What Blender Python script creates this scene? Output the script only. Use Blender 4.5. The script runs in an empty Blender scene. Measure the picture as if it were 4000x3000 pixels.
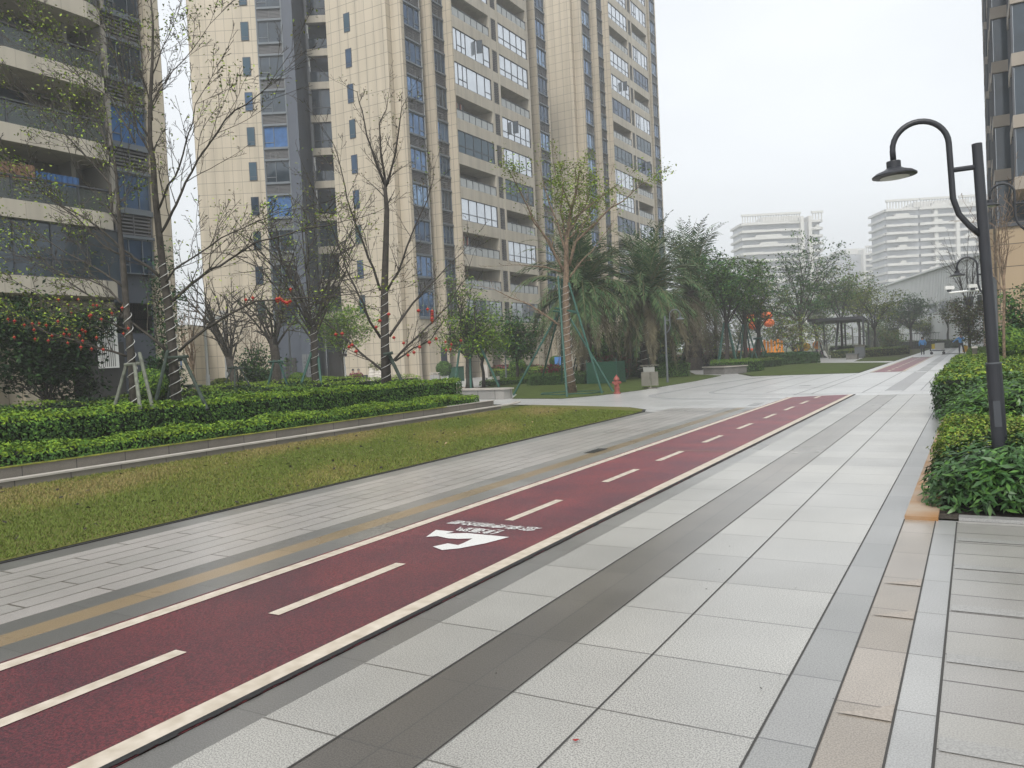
import bpy, bmesh, math, random
import numpy as np
from mathutils import Vector, Matrix, Quaternion
R = math.radians
random.seed(7); rng = np.random.default_rng(7)
C = bpy.context.scene.collection
S = bpy.context.scene

# ------------------------------------------------------------------ camera, sky, sun, exposure
F = 3123.0; H = 1.65
_Y = np.array([1810, -195, F]); _Y /= np.linalg.norm(_Y)
_X = -np.array([-5370, 162, F]); _X /= np.linalg.norm(_X); _X -= _Y * (_X @ _Y); _X /= np.linalg.norm(_X)
_Z = np.cross(_X, _Y); _Z = _Z if _Z[1] < 0 else -_Z
M3 = np.array([_X, _Y, _Z])                       # survey: photo ray -> world (X across the path, Y along it)
cam = bpy.data.objects.new('camera', bpy.data.cameras.new('camera')); C.objects.link(cam)
right, down, fwd = M3 @ [1, 0, 0], M3 @ [0, 1, 0], M3 @ [0, 0, 1]
mw = Matrix.Identity(4)
for i in range(3):
    mw[i][0] = right[i]; mw[i][1] = -down[i]; mw[i][2] = -fwd[i]
mw[2][3] = H
cam.matrix_world = mw
cam.data.sensor_width = 36; cam.data.lens = 36 * F / 4000; cam.data.clip_end = 3000; cam.data.clip_start = 0.05
S.camera = cam

SUN_EL, SUN_AZ = 50, 162          # azimuth from +Y clockwise
w = bpy.data.worlds.new('World'); S.world = w; w.use_nodes = True
nt = w.node_tree; bg = nt.nodes['Background']
sk = nt.nodes.new('ShaderNodeTexSky'); sk.sky_type = 'NISHITA'; sk.sun_disc = False
sk.sun_elevation = R(SUN_EL); sk.sun_rotation = R(SUN_AZ); sk.air_density = 1.5; sk.dust_density = 6; sk.ozone_density = 1
hs = nt.nodes.new('ShaderNodeHueSaturation'); hs.inputs['Saturation'].default_value = 0.25
mx = nt.nodes.new('ShaderNodeMix'); mx.data_type = 'RGBA'; mx.inputs[0].default_value = 0.72
mx.inputs[7].default_value = (7.3, 7.6, 7.95, 1)
nt.links.new(sk.outputs[0], hs.inputs['Color']); nt.links.new(hs.outputs[0], mx.inputs[6])
cn = nt.nodes.new('ShaderNodeTexNoise'); cn.inputs['Scale'].default_value = 1.6; cn.inputs['Detail'].default_value = 5
ctc = nt.nodes.new('ShaderNodeTexCoord'); cmap = nt.nodes.new('ShaderNodeMapping'); cmap.inputs['Scale'].default_value = (1, 1, 2.5)
nt.links.new(ctc.outputs['Generated'], cmap.inputs[0]); nt.links.new(cmap.outputs[0], cn.inputs['Vector'])
cr_ = nt.nodes.new('ShaderNodeMapRange'); cr_.inputs[1].default_value = .3; cr_.inputs[2].default_value = .7; cr_.inputs[3].default_value = .9; cr_.inputs[4].default_value = 1.08
nt.links.new(cn.outputs[0], cr_.inputs[0]); cmx = nt.nodes.new('ShaderNodeMix'); cmx.data_type = 'RGBA'; cmx.blend_type = 'MULTIPLY'; cmx.inputs[0].default_value = 1
nt.links.new(mx.outputs[2], cmx.inputs[6]); nt.links.new(cr_.outputs[0], cmx.inputs[7]); nt.links.new(cmx.outputs[2], bg.inputs[0]); bg.inputs[1].default_value = 0.105
sun = bpy.data.objects.new('sun', bpy.data.lights.new('sun', 'SUN')); C.objects.link(sun)
sun.data.energy = 1.5; sun.data.angle = R(12); sun.data.color = (1, 0.96, 0.9)
sd = Vector((math.sin(R(SUN_AZ)) * math.cos(R(SUN_EL)), math.cos(R(SUN_AZ)) * math.cos(R(SUN_EL)), math.sin(R(SUN_EL))))
sun.rotation_euler = sd.to_track_quat('Z', 'Y').to_euler()
S.view_settings.view_transform = 'Standard'; S.view_settings.look = 'None'; S.view_settings.exposure = 0.62; S.view_settings.gamma = 1
S.cycles.use_denoising = True
S.cycles.max_bounces = 6; S.cycles.diffuse_bounces = 2; S.cycles.glossy_bounces = 3; S.cycles.transmission_bounces = 3
S.cycles.volume_bounces = 1; S.cycles.transparent_max_bounces = 6
S.cycles.caustics_reflective = False; S.cycles.caustics_refractive = False

def ray(px, py): return M3 @ np.array([px - 2000, py - 1500, F])
def G(px, py, z=0):
    r = ray(px, py); t = (z - H) / r[2]; return Vector(r * t + [0, 0, H])
def D(px, py, d):
    return Vector(ray(px, py) / F * d + [0, 0, H])
def PXp(px, py, x):
    r = ray(px, py); return Vector(r * x / r[0] + [0, 0, H])

# ------------------------------------------------------------------ materials
MATS = {}
def nmat(name, col, rough=0.6, metal=0.0, spec=0.5, nscale=None, namt=0.15, bump=0.0, bscale=None, col2=None, detail=4):
    if name in MATS: return MATS[name]
    m = bpy.data.materials.new(name); m.use_nodes = True; t = m.node_tree; b = t.nodes['Principled BSDF']
    b.inputs['Roughness'].default_value = rough; b.inputs['Metallic'].default_value = metal
    b.inputs['Specular IOR Level'].default_value = spec
    c = (*col, 1); b.inputs['Base Color'].default_value = c
    tc = t.nodes.new('ShaderNodeTexCoord')
    if nscale:
        n = t.nodes.new('ShaderNodeTexNoise'); n.inputs['Scale'].default_value = nscale; n.inputs['Detail'].default_value = detail
        t.links.new(tc.outputs['Object'], n.inputs['Vector'])
        r = t.nodes.new('ShaderNodeValToRGB'); r.color_ramp.elements[0].position = 0.3; r.color_ramp.elements[1].position = 0.7
        lo = col2 if col2 else tuple(x * (1 - namt) for x in col); hi = col if col2 else tuple(min(1, x * (1 + namt)) for x in col)
        r.color_ramp.elements[0].color = (*lo, 1); r.color_ramp.elements[1].color = (*hi, 1)
        t.links.new(n.outputs[0], r.inputs[0]); t.links.new(r.outputs[0], b.inputs['Base Color'])
    if bump:
        n2 = t.nodes.new('ShaderNodeTexNoise'); n2.inputs['Scale'].default_value = bscale or 20; n2.inputs['Detail'].default_value = 3
        t.links.new(tc.outputs['Object'], n2.inputs['Vector'])
        bp = t.nodes.new('ShaderNodeBump'); bp.inputs['Strength'].default_value = bump; bp.inputs['Distance'].default_value = 0.02
        t.links.new(n2.outputs[0], bp.inputs['Height']); t.links.new(bp.outputs[0], b.inputs['Normal'])
    MATS[name] = m; return m

def far_sheen(t, col, tc, k):
    """sky sheen painted into base colour: stone and rubber paler further off, ragged limit"""
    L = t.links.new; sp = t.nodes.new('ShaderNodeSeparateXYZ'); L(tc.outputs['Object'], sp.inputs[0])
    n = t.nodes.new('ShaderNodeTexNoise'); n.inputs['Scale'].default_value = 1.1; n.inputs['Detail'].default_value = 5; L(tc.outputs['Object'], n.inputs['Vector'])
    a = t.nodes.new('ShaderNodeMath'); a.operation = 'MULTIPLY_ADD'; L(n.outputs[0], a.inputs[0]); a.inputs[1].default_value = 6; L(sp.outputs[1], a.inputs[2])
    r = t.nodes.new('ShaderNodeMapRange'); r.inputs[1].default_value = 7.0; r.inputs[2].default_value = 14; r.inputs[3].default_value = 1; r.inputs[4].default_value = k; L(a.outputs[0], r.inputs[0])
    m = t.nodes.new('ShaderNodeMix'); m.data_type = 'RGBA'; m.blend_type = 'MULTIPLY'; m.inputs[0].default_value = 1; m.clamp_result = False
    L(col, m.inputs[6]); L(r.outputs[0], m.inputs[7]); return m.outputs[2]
def tilemat(name, ca, cb, mortar, bw, rh, ms, mode='floor', off=0.0, shift=(0, 0), speck=0.0, rough=(0.5, 0.8), bump=0.0, sscale=135, blotch=0.12, joint_h=None, freq=2, sheen_or_dry=1.0):
    """stone or panel surface: brick grid for joints, fine speckle, large soft wear and a gloss that varies"""
    if name in MATS: return MATS[name]
    m = bpy.data.materials.new(name); m.use_nodes = True; t = m.node_tree; b = t.nodes['Principled BSDF']; L = t.links.new
    tc = t.nodes.new('ShaderNodeTexCoord'); sp = t.nodes.new('ShaderNodeSeparateXYZ'); L(tc.outputs['Object'], sp.inputs[0])
    cm = t.nodes.new('ShaderNodeCombineXYZ')
    def madd(a, k):
        n = t.nodes.new('ShaderNodeMath'); n.operation = 'ADD'; L(a, n.inputs[0]); n.inputs[1].default_value = k; return n.outputs[0]
    if mode == 'floor':        # rows run across: brick width along X, row height along Y
        L(madd(sp.outputs[0], shift[0]), cm.inputs[0]); L(madd(sp.outputs[1], shift[1]), cm.inputs[1])
    elif mode == 'floor90':
        L(madd(sp.outputs[1], shift[1]), cm.inputs[0]); L(madd(sp.outputs[0], shift[0]), cm.inputs[1])
    else:                      # wall: x+y along, z up
        a = t.nodes.new('ShaderNodeMath'); a.operation = 'ADD'; L(sp.outputs[0], a.inputs[0]); L(sp.outputs[1], a.inputs[1])
        L(madd(a.outputs[0], shift[0]), cm.inputs[0]); L(madd(sp.outputs[2], shift[1]), cm.inputs[1])
    br = t.nodes.new('ShaderNodeTexBrick'); L(cm.outputs[0], br.inputs['Vector'])
    br.offset = off; br.offset_frequency = freq; br.squash = 1.0
    br.inputs['Scale'].default_value = 1; br.inputs['Brick Width'].default_value = bw; br.inputs['Row Height'].default_value = rh
    br.inputs['Mortar Size'].default_value = ms; br.inputs['Mortar Smooth'].default_value = 0.0; br.inputs['Bias'].default_value = 0
    br.inputs['Color1'].default_value = (*ca, 1); br.inputs['Color2'].default_value = (*cb, 1); br.inputs['Mortar'].default_value = (*mortar, 1)
    col = br.outputs['Color']
    def mul(colsock, fac_sock, lo, hi, p0=0.3, p1=0.7):
        r = t.nodes.new('ShaderNodeMapRange'); r.inputs[1].default_value = p0; r.inputs[2].default_value = p1
        r.inputs[3].default_value = lo; r.inputs[4].default_value = hi; L(fac_sock, r.inputs[0])
        mm = t.nodes.new('ShaderNodeMix'); mm.data_type = 'RGBA'; mm.blend_type = 'MULTIPLY'; mm.inputs[0].default_value = 1
        L(colsock, mm.inputs[6]); L(r.outputs[0], mm.inputs[7]); return mm.outputs[2]
    n1 = t.nodes.new('ShaderNodeTexNoise'); n1.inputs['Scale'].default_value = 0.9 if mode != 'wall' else 0.25; n1.inputs['Detail'].default_value = 5
    L(tc.outputs['Object'], n1.inputs['Vector'])
    col = mul(col, n1.outputs[0], 1 - blotch, 1 + blotch)
    if sheen_or_dry != 1.0: col = far_sheen(t, col, tc, sheen_or_dry)  # sky sheen put into the stone colour, growing with distance
    if mode == 'wall':
        mp = t.nodes.new('ShaderNodeMapping'); mp.inputs['Scale'].default_value = (1.6, 1.6, .07); L(tc.outputs['Object'], mp.inputs[0])
        ns = t.nodes.new('ShaderNodeTexNoise'); ns.inputs['Scale'].default_value = 1.0; ns.inputs['Detail'].default_value = 6; L(mp.outputs[0], ns.inputs['Vector'])
        col = mul(col, ns.outputs[0], .88, 1.03, .38, .55)
    if speck:
        n2 = t.nodes.new('ShaderNodeTexNoise'); n2.inputs['Scale'].default_value = sscale; n2.inputs['Detail'].default_value = 2
        L(tc.outputs['Object'], n2.inputs['Vector']); col = mul(col, n2.outputs[0], 1 - speck*1.5, 1 + speck, 0.4, 0.58)
    L(col, b.inputs['Base Color'])
    r = t.nodes.new('ShaderNodeMapRange'); r.inputs[1].default_value = 0.35; r.inputs[2].default_value = 0.65
    r.inputs[3].default_value = rough[0]; r.inputs[4].default_value = rough[1]
    n3 = t.nodes.new('ShaderNodeTexNoise'); n3.inputs['Scale'].default_value = 0.35; n3.inputs['Detail'].default_value = 4
    L(tc.outputs['Object'], n3.inputs['Vector']); L(n3.outputs[0], r.inputs[0]); L(r.outputs[0], b.inputs['Roughness']); b.inputs['Specular IOR Level'].default_value = .5
    if mode != 'wall': b.inputs['Coat Weight'].default_value = .85; b.inputs['Coat Roughness'].default_value = .3; b.inputs['Coat IOR'].default_value = 1.45
    if bump:
        n4 = t.nodes.new('ShaderNodeTexNoise'); n4.inputs['Scale'].default_value = 55; n4.inputs['Detail'].default_value = 3
        L(tc.outputs['Object'], n4.inputs['Vector'])
        bp = t.nodes.new('ShaderNodeBump'); bp.inputs['Strength'].default_value = bump; bp.inputs['Distance'].default_value = 0.006
        L(n4.outputs[0], bp.inputs['Height']); L(bp.outputs[0], b.inputs['Normal'])
    MATS[name] = m; return m

def leafmat(name, col, rough=0.5):
    if name in MATS: return MATS[name]
    m = nmat(name, col, 0.6, nscale=3.0, namt=0.35, spec=0.16)
    b = m.node_tree.nodes['Principled BSDF']
    return m

# ------------------------------------------------------------------ mesh building
class MB:
    def __init__(s): s.v = []; s.f = []; s.m = []; s.xf = None
    def pt(s, p):
        if s.xf is not None: p = s.xf @ Vector(p)
        s.v.append((p[0], p[1], p[2])); return len(s.v) - 1
    def face(s, pts, mi=0):
        s.f.append([s.pt(p) for p in pts]); s.m.append(mi)
    def box(s, x0, x1, y0, y1, z0, z1, mi=0):
        i = [s.pt(p) for p in ((x0,y0,z0),(x1,y0,z0),(x1,y1,z0),(x0,y1,z0),(x0,y0,z1),(x1,y0,z1),(x1,y1,z1),(x0,y1,z1))]
        for q in ((0,3,2,1),(4,5,6,7),(0,1,5,4),(1,2,6,5),(2,3,7,6),(3,0,4,7)):
            s.f.append([i[k] for k in q]); s.m.append(mi)
    def prism(s, poly, z0, z1, mi=0):
        a = [s.pt((p[0], p[1], z0)) for p in poly]; b = [s.pt((p[0], p[1], z1)) for p in poly]; n = len(poly)
        s.f.append(a[::-1]); s.m.append(mi); s.f.append(b); s.m.append(mi)
        for k in range(n): s.f.append([a[k], a[(k+1) % n], b[(k+1) % n], b[k]]); s.m.append(mi)
    def tube(s, pts, rad, n=6, mi=0, cap=True):
        pts = [Vector(p) for p in pts]; rings = []
        up = Vector((0.13, 0.27, 0.95))
        for k, p in enumerate(pts):
            t = (pts[min(k+1, len(pts)-1)] - pts[max(k-1, 0)])
            if t.length < 1e-9: t = Vector((0, 0, 1))
            t.normalize()
            a = t.cross(up if abs(t.dot(up)) < 0.98 else Vector((1, 0, 0))).normalized(); b = t.cross(a)
            r = rad[k] if hasattr(rad, '__len__') else rad
            rings.append([s.pt(p + a * (r * math.cos(2*math.pi*j/n)) + b * (r * math.sin(2*math.pi*j/n))) for j in range(n)])
        for k in range(len(rings) - 1):
            for j in range(n):
                s.f.append([rings[k][j], rings[k][(j+1) % n], rings[k+1][(j+1) % n], rings[k+1][j]]); s.m.append(mi)
        if cap:
            s.f.append(rings[0][::-1]); s.m.append(mi); s.f.append(rings[-1]); s.m.append(mi)
    def lathe(s, prof, cx=0, cy=0, n=20, mi=0, sx=1, sy=1):
        rings = [[s.pt((cx + r*math.cos(2*math.pi*j/n)*sx, cy + r*math.sin(2*math.pi*j/n)*sy, z)) for j in range(n)] for r, z in prof]
        for k in range(len(rings) - 1):
            for j in range(n):
                s.f.append([rings[k][j], rings[k][(j+1) % n], rings[k+1][(j+1) % n], rings[k+1][j]]); s.m.append(mi)
        s.f.append(rings[0][::-1]); s.m.append(mi); s.f.append(rings[-1]); s.m.append(mi)
    def ball(s, c, r, mi=0, n=10, m=6, sz=1.0):
        s.lathe([(max(1e-4, r*math.sin(math.pi*k/m)) , c[2] - r*sz*math.cos(math.pi*k/m)) for k in range(m+1)], c[0], c[1], n, mi)
    def build(s, name, mats, parent=None, loc=None, smooth=False):
        me = bpy.data.meshes.new(name); me.from_pydata(s.v, [], s.f)
        for m in (mats if isinstance(mats, (list, tuple)) else [mats]): me.materials.append(m)
        me.polygons.foreach_set('material_index', s.m)
        if smooth: me.polygons.foreach_set('use_smooth', [True] * len(s.f))
        me.update()
        o = bpy.data.objects.new(name, me); C.objects.link(o)
        if parent is not None: o.parent = parent
        if loc is not None: o.location = loc
        return o

def tag(o, label=None, cat=None, group=None, kind=None):
    if label: o['label'] = label
    if cat: o['category'] = cat
    if group: o['group'] = group
    if kind: o['kind'] = kind
    return o
def thing(name, label, cat, loc=(0, 0, 0), rz=0, group=None):
    o = bpy.data.objects.new(name, None); C.objects.link(o); o.location = loc; o.rotation_euler = (0, 0, rz)
    return tag(o, label, cat, group)
def copy_tree(o, parent=None):
    c = o.copy(); C.objects.link(c); c.parent = parent
    for ch in [x for x in C.objects if x.parent == o]: copy_tree(ch, c)
    return c
def struct(o): o['kind'] = 'structure'; return o

def leafcloud(P, N, size, mats, name, parent=None, aspect=0.45, jitter=0.35, weights=None, droop=0.0, direction=None):
    """many separate leaf-sized faces: P centres, N rough normals"""
    n = len(P)
    if n == 0: return None
    P = np.asarray(P, float); N = np.asarray(N, float) + rng.normal(0, jitter, (n, 3)); N /= np.linalg.norm(N, axis=1)[:, None] + 1e-9
    T = rng.normal(0, 1, (n, 3)) if direction is None else np.asarray(direction, float) + rng.normal(0, 0.35, (n, 3))
    if droop: T[:, 2] -= droop
    T -= N * np.sum(T * N, axis=1)[:, None]; T /= np.linalg.norm(T, axis=1)[:, None] + 1e-9
    B = np.cross(N, T)
    s = size * rng.uniform(0.65, 1.3, n)[:, None]
    V = np.empty((n, 4, 3))
    V[:, 0] = P - T * s * 0.5; V[:, 1] = P - T * s * 0.02 + B * s * aspect * 0.5 + N * s * 0.06
    V[:, 2] = P + T * s * 0.5; V[:, 3] = P - T * s * 0.02 - B * s * aspect * 0.5 + N * s * 0.06
    me = bpy.data.meshes.new(name); me.vertices.add(4*n); me.vertices.foreach_set('co', V.ravel())
    me.loops.add(4*n); me.loops.foreach_set('vertex_index', np.arange(4*n))
    me.polygons.add(n); me.polygons.foreach_set('loop_start', np.arange(0, 4*n, 4)); me.polygons.foreach_set('loop_total', np.full(n, 4))
    for m in mats: me.materials.append(m)
    me.polygons.foreach_set('material_index', rng.choice(len(mats), n, p=weights).astype(np.int32))
    me.update(calc_edges=True)
    o = bpy.data.objects.new(name, me); C.objects.link(o)
    if parent is not None: o.parent = parent
    return o
def join(a, others):
    """append meshes of `others` to a, one object"""
    bm = bmesh.new(); bm.from_mesh(a.data)
    mats = list(a.data.materials)
    for o in others:
        base = len(mats); mats += list(o.data.materials)
        nf = len(bm.faces); bm.from_mesh(o.data); bm.faces.ensure_lookup_table()
        for f in bm.faces[nf:]: f.material_index += base
    bm.to_mesh(a.data); bm.free(); a.data.materials.clear()
    for m in mats: a.data.materials.append(m)
    for o in others: bpy.data.objects.remove(o)
    return a

# ------------------------------------------------------------------ shared materials
g_dark = leafmat('leaf_dark', (0.032, 0.075, 0.018)); g_mid = leafmat('leaf_mid', (0.08, 0.165, 0.026)); g_lite = leafmat('leaf_light', (0.13, 0.22, 0.024))
g_yel = leafmat('leaf_yellow_green', (0.25, 0.31, 0.04)); g_oliv = leafmat('leaf_olive', (0.15, 0.165, 0.035)); g_blue = leafmat('leaf_blue_green', (0.045, 0.12, 0.045))
g_brown = leafmat('leaf_brown', (0.11, 0.075, 0.035)); g_straw = leafmat('leaf_straw', (0.2, 0.17, 0.09)); g_pink = leafmat('leaf_magenta', (0.28, 0.02, 0.07))
g_deep = leafmat('leaf_deep', (0.013, 0.033, 0.012)); g_gloss = nmat('leaf_gloss', (0.03, 0.085, 0.018), .38, nscale=3.0, namt=.35, spec=.4); g_gloss2 = nmat('leaf_gloss_light', (0.065, 0.15, 0.026), .38, nscale=3.0, namt=.3, spec=.4)
g_bright = leafmat('leaf_bright', (0.19, 0.29, 0.025))
bark = nmat('bark', (0.052, 0.045, 0.037), 0.9, nscale=9, namt=0.45, bump=0.5, bscale=30)
bark_d = nmat('bark_dark', (0.04, 0.034, 0.028), 0.9, nscale=9, namt=0.4)
bark_l = nmat('bark_brown', (0.17, 0.12, 0.08), 0.9, nscale=12, namt=0.45, bump=0.5, bscale=30)
palmbark = nmat('palm_bark', (0.06, 0.05, 0.04), 0.95, nscale=14, namt=0.6, bump=0.9, bscale=14)
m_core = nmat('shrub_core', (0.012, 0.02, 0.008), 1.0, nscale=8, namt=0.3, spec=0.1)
m_white = nmat('white_paint', (0.72, 0.72, 0.7), 0.45)
m_steel = nmat('brushed_steel', (0.2, 0.19, 0.155), 0.28, metal=0.9, nscale=3, namt=0.12)
m_greygrn = nmat('stake_green', (0.016, 0.075, 0.055), 0.6, nscale=6, namt=0.3)
m_stakew = nmat('stake_wood', (0.14, 0.15, 0.12), 0.85, nscale=8, namt=0.4)
m_staked = nmat('stake_dark', (0.03, 0.045, 0.035), 0.8, nscale=8, namt=0.3)
m_rope = nmat('rope_white', (0.5, 0.5, 0.48), 0.5)
m_pole = nmat('pole_charcoal', (0.02, 0.022, 0.028), 0.45, nscale=5, namt=0.15)
m_polegrey = nmat('pole_grey', (0.1, 0.11, 0.12), 0.5)
m_soil = nmat('soil', (0.035, 0.028, 0.02), 0.95, nscale=20, namt=0.5, bump=1, bscale=40)
m_red = nmat('lantern_red', (0.3, 0.01, 0.008), 0.5)
m_gold = nmat('lantern_gold', (0.6, 0.3, 0.05), 0.5)

exec_parts = []
# ------------------------------------------------------------------ ground, path, lane, lawns
def sheet(name, poly, z, m):
    b = MB(); b.face([(p[0], p[1], z) for p in poly]); return struct(b.build(name, m))
def rect(x0, x1, y0, y1): return [(x0, y0), (x1, y0), (x1, y1), (x0, y1)]

m_grass = nmat('lawn_ground', (0.11, 0.125, 0.03), 0.95, nscale=0.9, col2=(0.12, 0.115, 0.036), bump=1.0, bscale=60, detail=8, spec=0.15)
m_grassd = nmat('far_grass', (0.06, 0.085, 0.02), 0.95, nscale=1.5, namt=0.25, bump=0.6, bscale=40, spec=0.15)
m_ground = nmat('ground_cover', (0.07, 0.08, 0.035), 0.95, nscale=0.4, namt=0.35, spec=0.15)
sheet('ground', rect(-700, 500, -60, 1200), -0.03, m_ground)

WET = dict(rough=(0.3, 0.55), bump=0.13)
JT = (0.09, 0.085, 0.075)
pale = ((0.36, 0.355, 0.335), (0.32, 0.315, 0.3))
m_pale = tilemat('granite_pale', *pale, JT, 0.72, 0.725, 0.006, shift=(1.56 + 0, -3.33 + 7.25), speck=0.3, **WET)
m_pale47 = tilemat('granite_pale_band', (0.34, 0.333, 0.308), (0.275, 0.27, 0.252), JT, 4.7, 0.725, 0.006, shift=(5, -3.33 + 7.25), speck=0.32, sheen_or_dry=1.3, **WET)
m_dark = tilemat('granite_dark', (0.088, 0.08, 0.07), (0.072, 0.066, 0.058), (0.04, 0.04, 0.038), 0.24, 0.725, 0.004, shift=(2.5, -3.33 + 7.25), speck=0.34, rough=(0.26, 0.38), bump=0.16, sheen_or_dry=3.0)
m_grey = tilemat('granite_grey', (0.14, 0.137, 0.13), (0.115, 0.112, 0.106), (0.07, 0.07, 0.065), 4, 0.725, 0.004, shift=(5, 3.9), speck=0.2, rough=(0.26, 0.38), bump=0.2, sheen_or_dry=2.1)
m_grey2 = tilemat('granite_cool_grey', (0.262, 0.26, 0.25), (0.195, 0.196, 0.188), (0.09, 0.09, 0.09), 4, 0.725, 0.005, shift=(5, 3.9), speck=0.2, **WET)
m_beige = tilemat('granite_beige', (0.3, 0.262, 0.222), (0.225, 0.192, 0.152), (0.1, 0.08, 0.06), 4, 0.725, 0.006, shift=(5, 3.4), speck=0.22, blotch=0.2, **WET)
m_whiteb = tilemat('granite_white', (0.34, 0.34, 0.33), (0.28, 0.28, 0.275), JT, 4, 0.725, 0.005, shift=(5, 3.4), speck=0.16, **WET)
m_left = tilemat('granite_left', (0.38, 0.355, 0.335), (0.33, 0.315, 0.295), (0.085, 0.07, 0.06), 1.09, 0.24, 0.009, mode='floor90', off=0.5, shift=(5.8 + 2.4, 5.0), speck=0.12, rough=(0.24, 0.4), bump=0.25, blotch=0.12, sheen_or_dry=1.15)
m_yel = tilemat('granite_yellow', (0.3, 0.215, 0.125), (0.26, 0.19, 0.11), (0.1, 0.08, 0.05), 9, 1.45, 0.004, shift=(20, 5), speck=0.18, rough=(0.2, 0.36), bump=0.3)
m_right = tilemat('granite_right', (0.31, 0.3, 0.275), (0.26, 0.25, 0.235), (0.07, 0.06, 0.055), 5, 0.367, 0.007, shift=(8, -3.54 + 7.34), speck=0.15, **WET)
m_rightn = tilemat('granite_right_narrow', (0.29, 0.285, 0.27), (0.26, 0.255, 0.245), (0.07, 0.06, 0.055), 5, 9, 0.001, shift=(8, 3), speck=0.15, **WET)
m_cross = tilemat('granite_crossing', (0.56, 0.56, 0.55), (0.52, 0.52, 0.51), (0.3, 0.3, 0.3), 1.2, 0.6, 0.008, off=0.5, shift=(20, 5), speck=0.08, rough=(0.3, 0.42), bump=0.12, blotch=0.05)
m_band = nmat('band_grey', (0.3, 0.3, 0.3), 0.4, nscale=60, namt=0.2)
m_line = nmat('line_paint_cream', (0.56, 0.5, 0.42), 0.55, nscale=9, col2=(0.4, 0.345, 0.27), detail=10)
m_lane = nmat('rubber_red', (0.155, 0.027, 0.033), 0.5, nscale=70, col2=(0.05, 0.013, 0.018), bump=0.5, bscale=110, detail=3)
_p = m_lane.node_tree.nodes['Principled BSDF']; _p.inputs['Roughness'].default_value = .5; _p.inputs['Coat Weight'].default_value = .4; _p.inputs['Coat Roughness'].default_value = .38; _p.inputs['Coat IOR'].default_value = 1.4
_cr = m_lane.node_tree.nodes['Color Ramp'].color_ramp; _cr.elements[0].position = .4; _cr.elements[1].position = .6
# slow colour drift of worn rubber
_t = m_lane.node_tree; _b = _t.nodes['Principled BSDF']; _n = _t.nodes.new('ShaderNodeTexNoise'); _n.inputs['Scale'].default_value = 1.3; _n.inputs['Detail'].default_value = 4
_tc = [n for n in _t.nodes if n.type == 'TEX_COORD'][0]; _t.links.new(_tc.outputs['Object'], _n.inputs['Vector'])
_r = _t.nodes.new('ShaderNodeValToRGB'); _r.color_ramp.elements[0].position = 0.35; _r.color_ramp.elements[1].position = 0.7
_r.color_ramp.elements[0].color = (0.66, 0.68, 0.85, 1); _r.color_ramp.elements[1].color = (1.15, 1.0, 0.95, 1)
_m = _t.nodes.new('ShaderNodeMix'); _m.data_type = 'RGBA'; _m.blend_type = 'MULTIPLY'; _m.inputs[0].default_value = 1
_src = _b.inputs['Base Color'].links[0].from_socket
_t.links.new(_n.outputs[0], _r.inputs[0]); _t.links.new(_src, _m.inputs[6]); _t.links.new(_r.outputs[0], _m.inputs[7]); _t.links.new(far_sheen(_t, _m.outputs[2], _tc, 1.7), _b.inputs['Base Color'])  # far sheen multiplied into the rubber colour as well
m_black = nmat('black_drain', (0.012, 0.012, 0.012), 0.7, nscale=30, namt=0.5)

Y0, Y1 = -4.0, 25.8
strips = [(-7.73, -7.42, m_grey), (-7.42, -5.8, m_left), (-5.8, -5.56, m_grey), (-5.56, -5.32, m_yel), (-5.32, -5.02, m_grey),
          (-3.19, -2.97, m_grey), (-2.97, -2.5, m_pale47), (-2.5, -2.02, m_dark), (-2.02, -1.56, m_pale47), (-1.56, -0.84, m_pale47), (-0.84, -0.6, m_grey2)]
b = MB(); mats = []
for x0, x1, m in strips:
    if m not in mats: mats.append(m)
    y1 = 20.3 if x0 < -7.0 and x1 < -7.3 else (21.49 if x1 < -5.0 else Y1)
    b.face([(x0, Y0, 0), (x1, Y0, 0), (x1, y1, 0), (x0, y1, 0)], mats.index(m))
struct(b.build('paved_path', mats))
b = MB()
for x in (-2.5, -2.02, -1.56, -0.84, -0.6, -0.35): b.face([(x-.005, Y0, .003), (x+.005, Y0, .003), (x+.005, Y1 if x < -0.6 else 8, .003), (x-.005, Y1 if x < -0.6 else 8, .003)])
b.face([(-0.19, Y0, .003), (-0.178, Y0, .003), (-0.178, 8, .003), (-0.19, 8, .003)])
struct(b.build('paving_joint', nmat('joint_dark', (0.05, 0.048, 0.045), 0.9)))
b = MB()
b.face([(-0.6, Y0, 0), (-0.35, Y0, 0), (-0.35, 8.0, 0), (-0.6, 8.0, 0)], 0)
b.face([(-0.35, Y0, 0), (-0.185, Y0, 0), (-0.185, 8.05, 0), (-0.35, 8.05, 0)], 1)
b.face([(-0.185, Y0, 0), (6, Y0, 0), (6, 8.05, 0), (-0.185, 8.05, 0)], 2)
y = 3.41 - 1.1 * 5
k = 0
while y < 8:
    b.face([(-0.17, y, .004), (6, y, .004), (6, y + .128, .004), (-0.17, y + .128, .004)], 3); y += 0.87 if k % 2 else 1.0; k += 1
struct(b.build('side_pavement', [m_beige, m_whiteb, m_right, m_rightn]))
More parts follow.
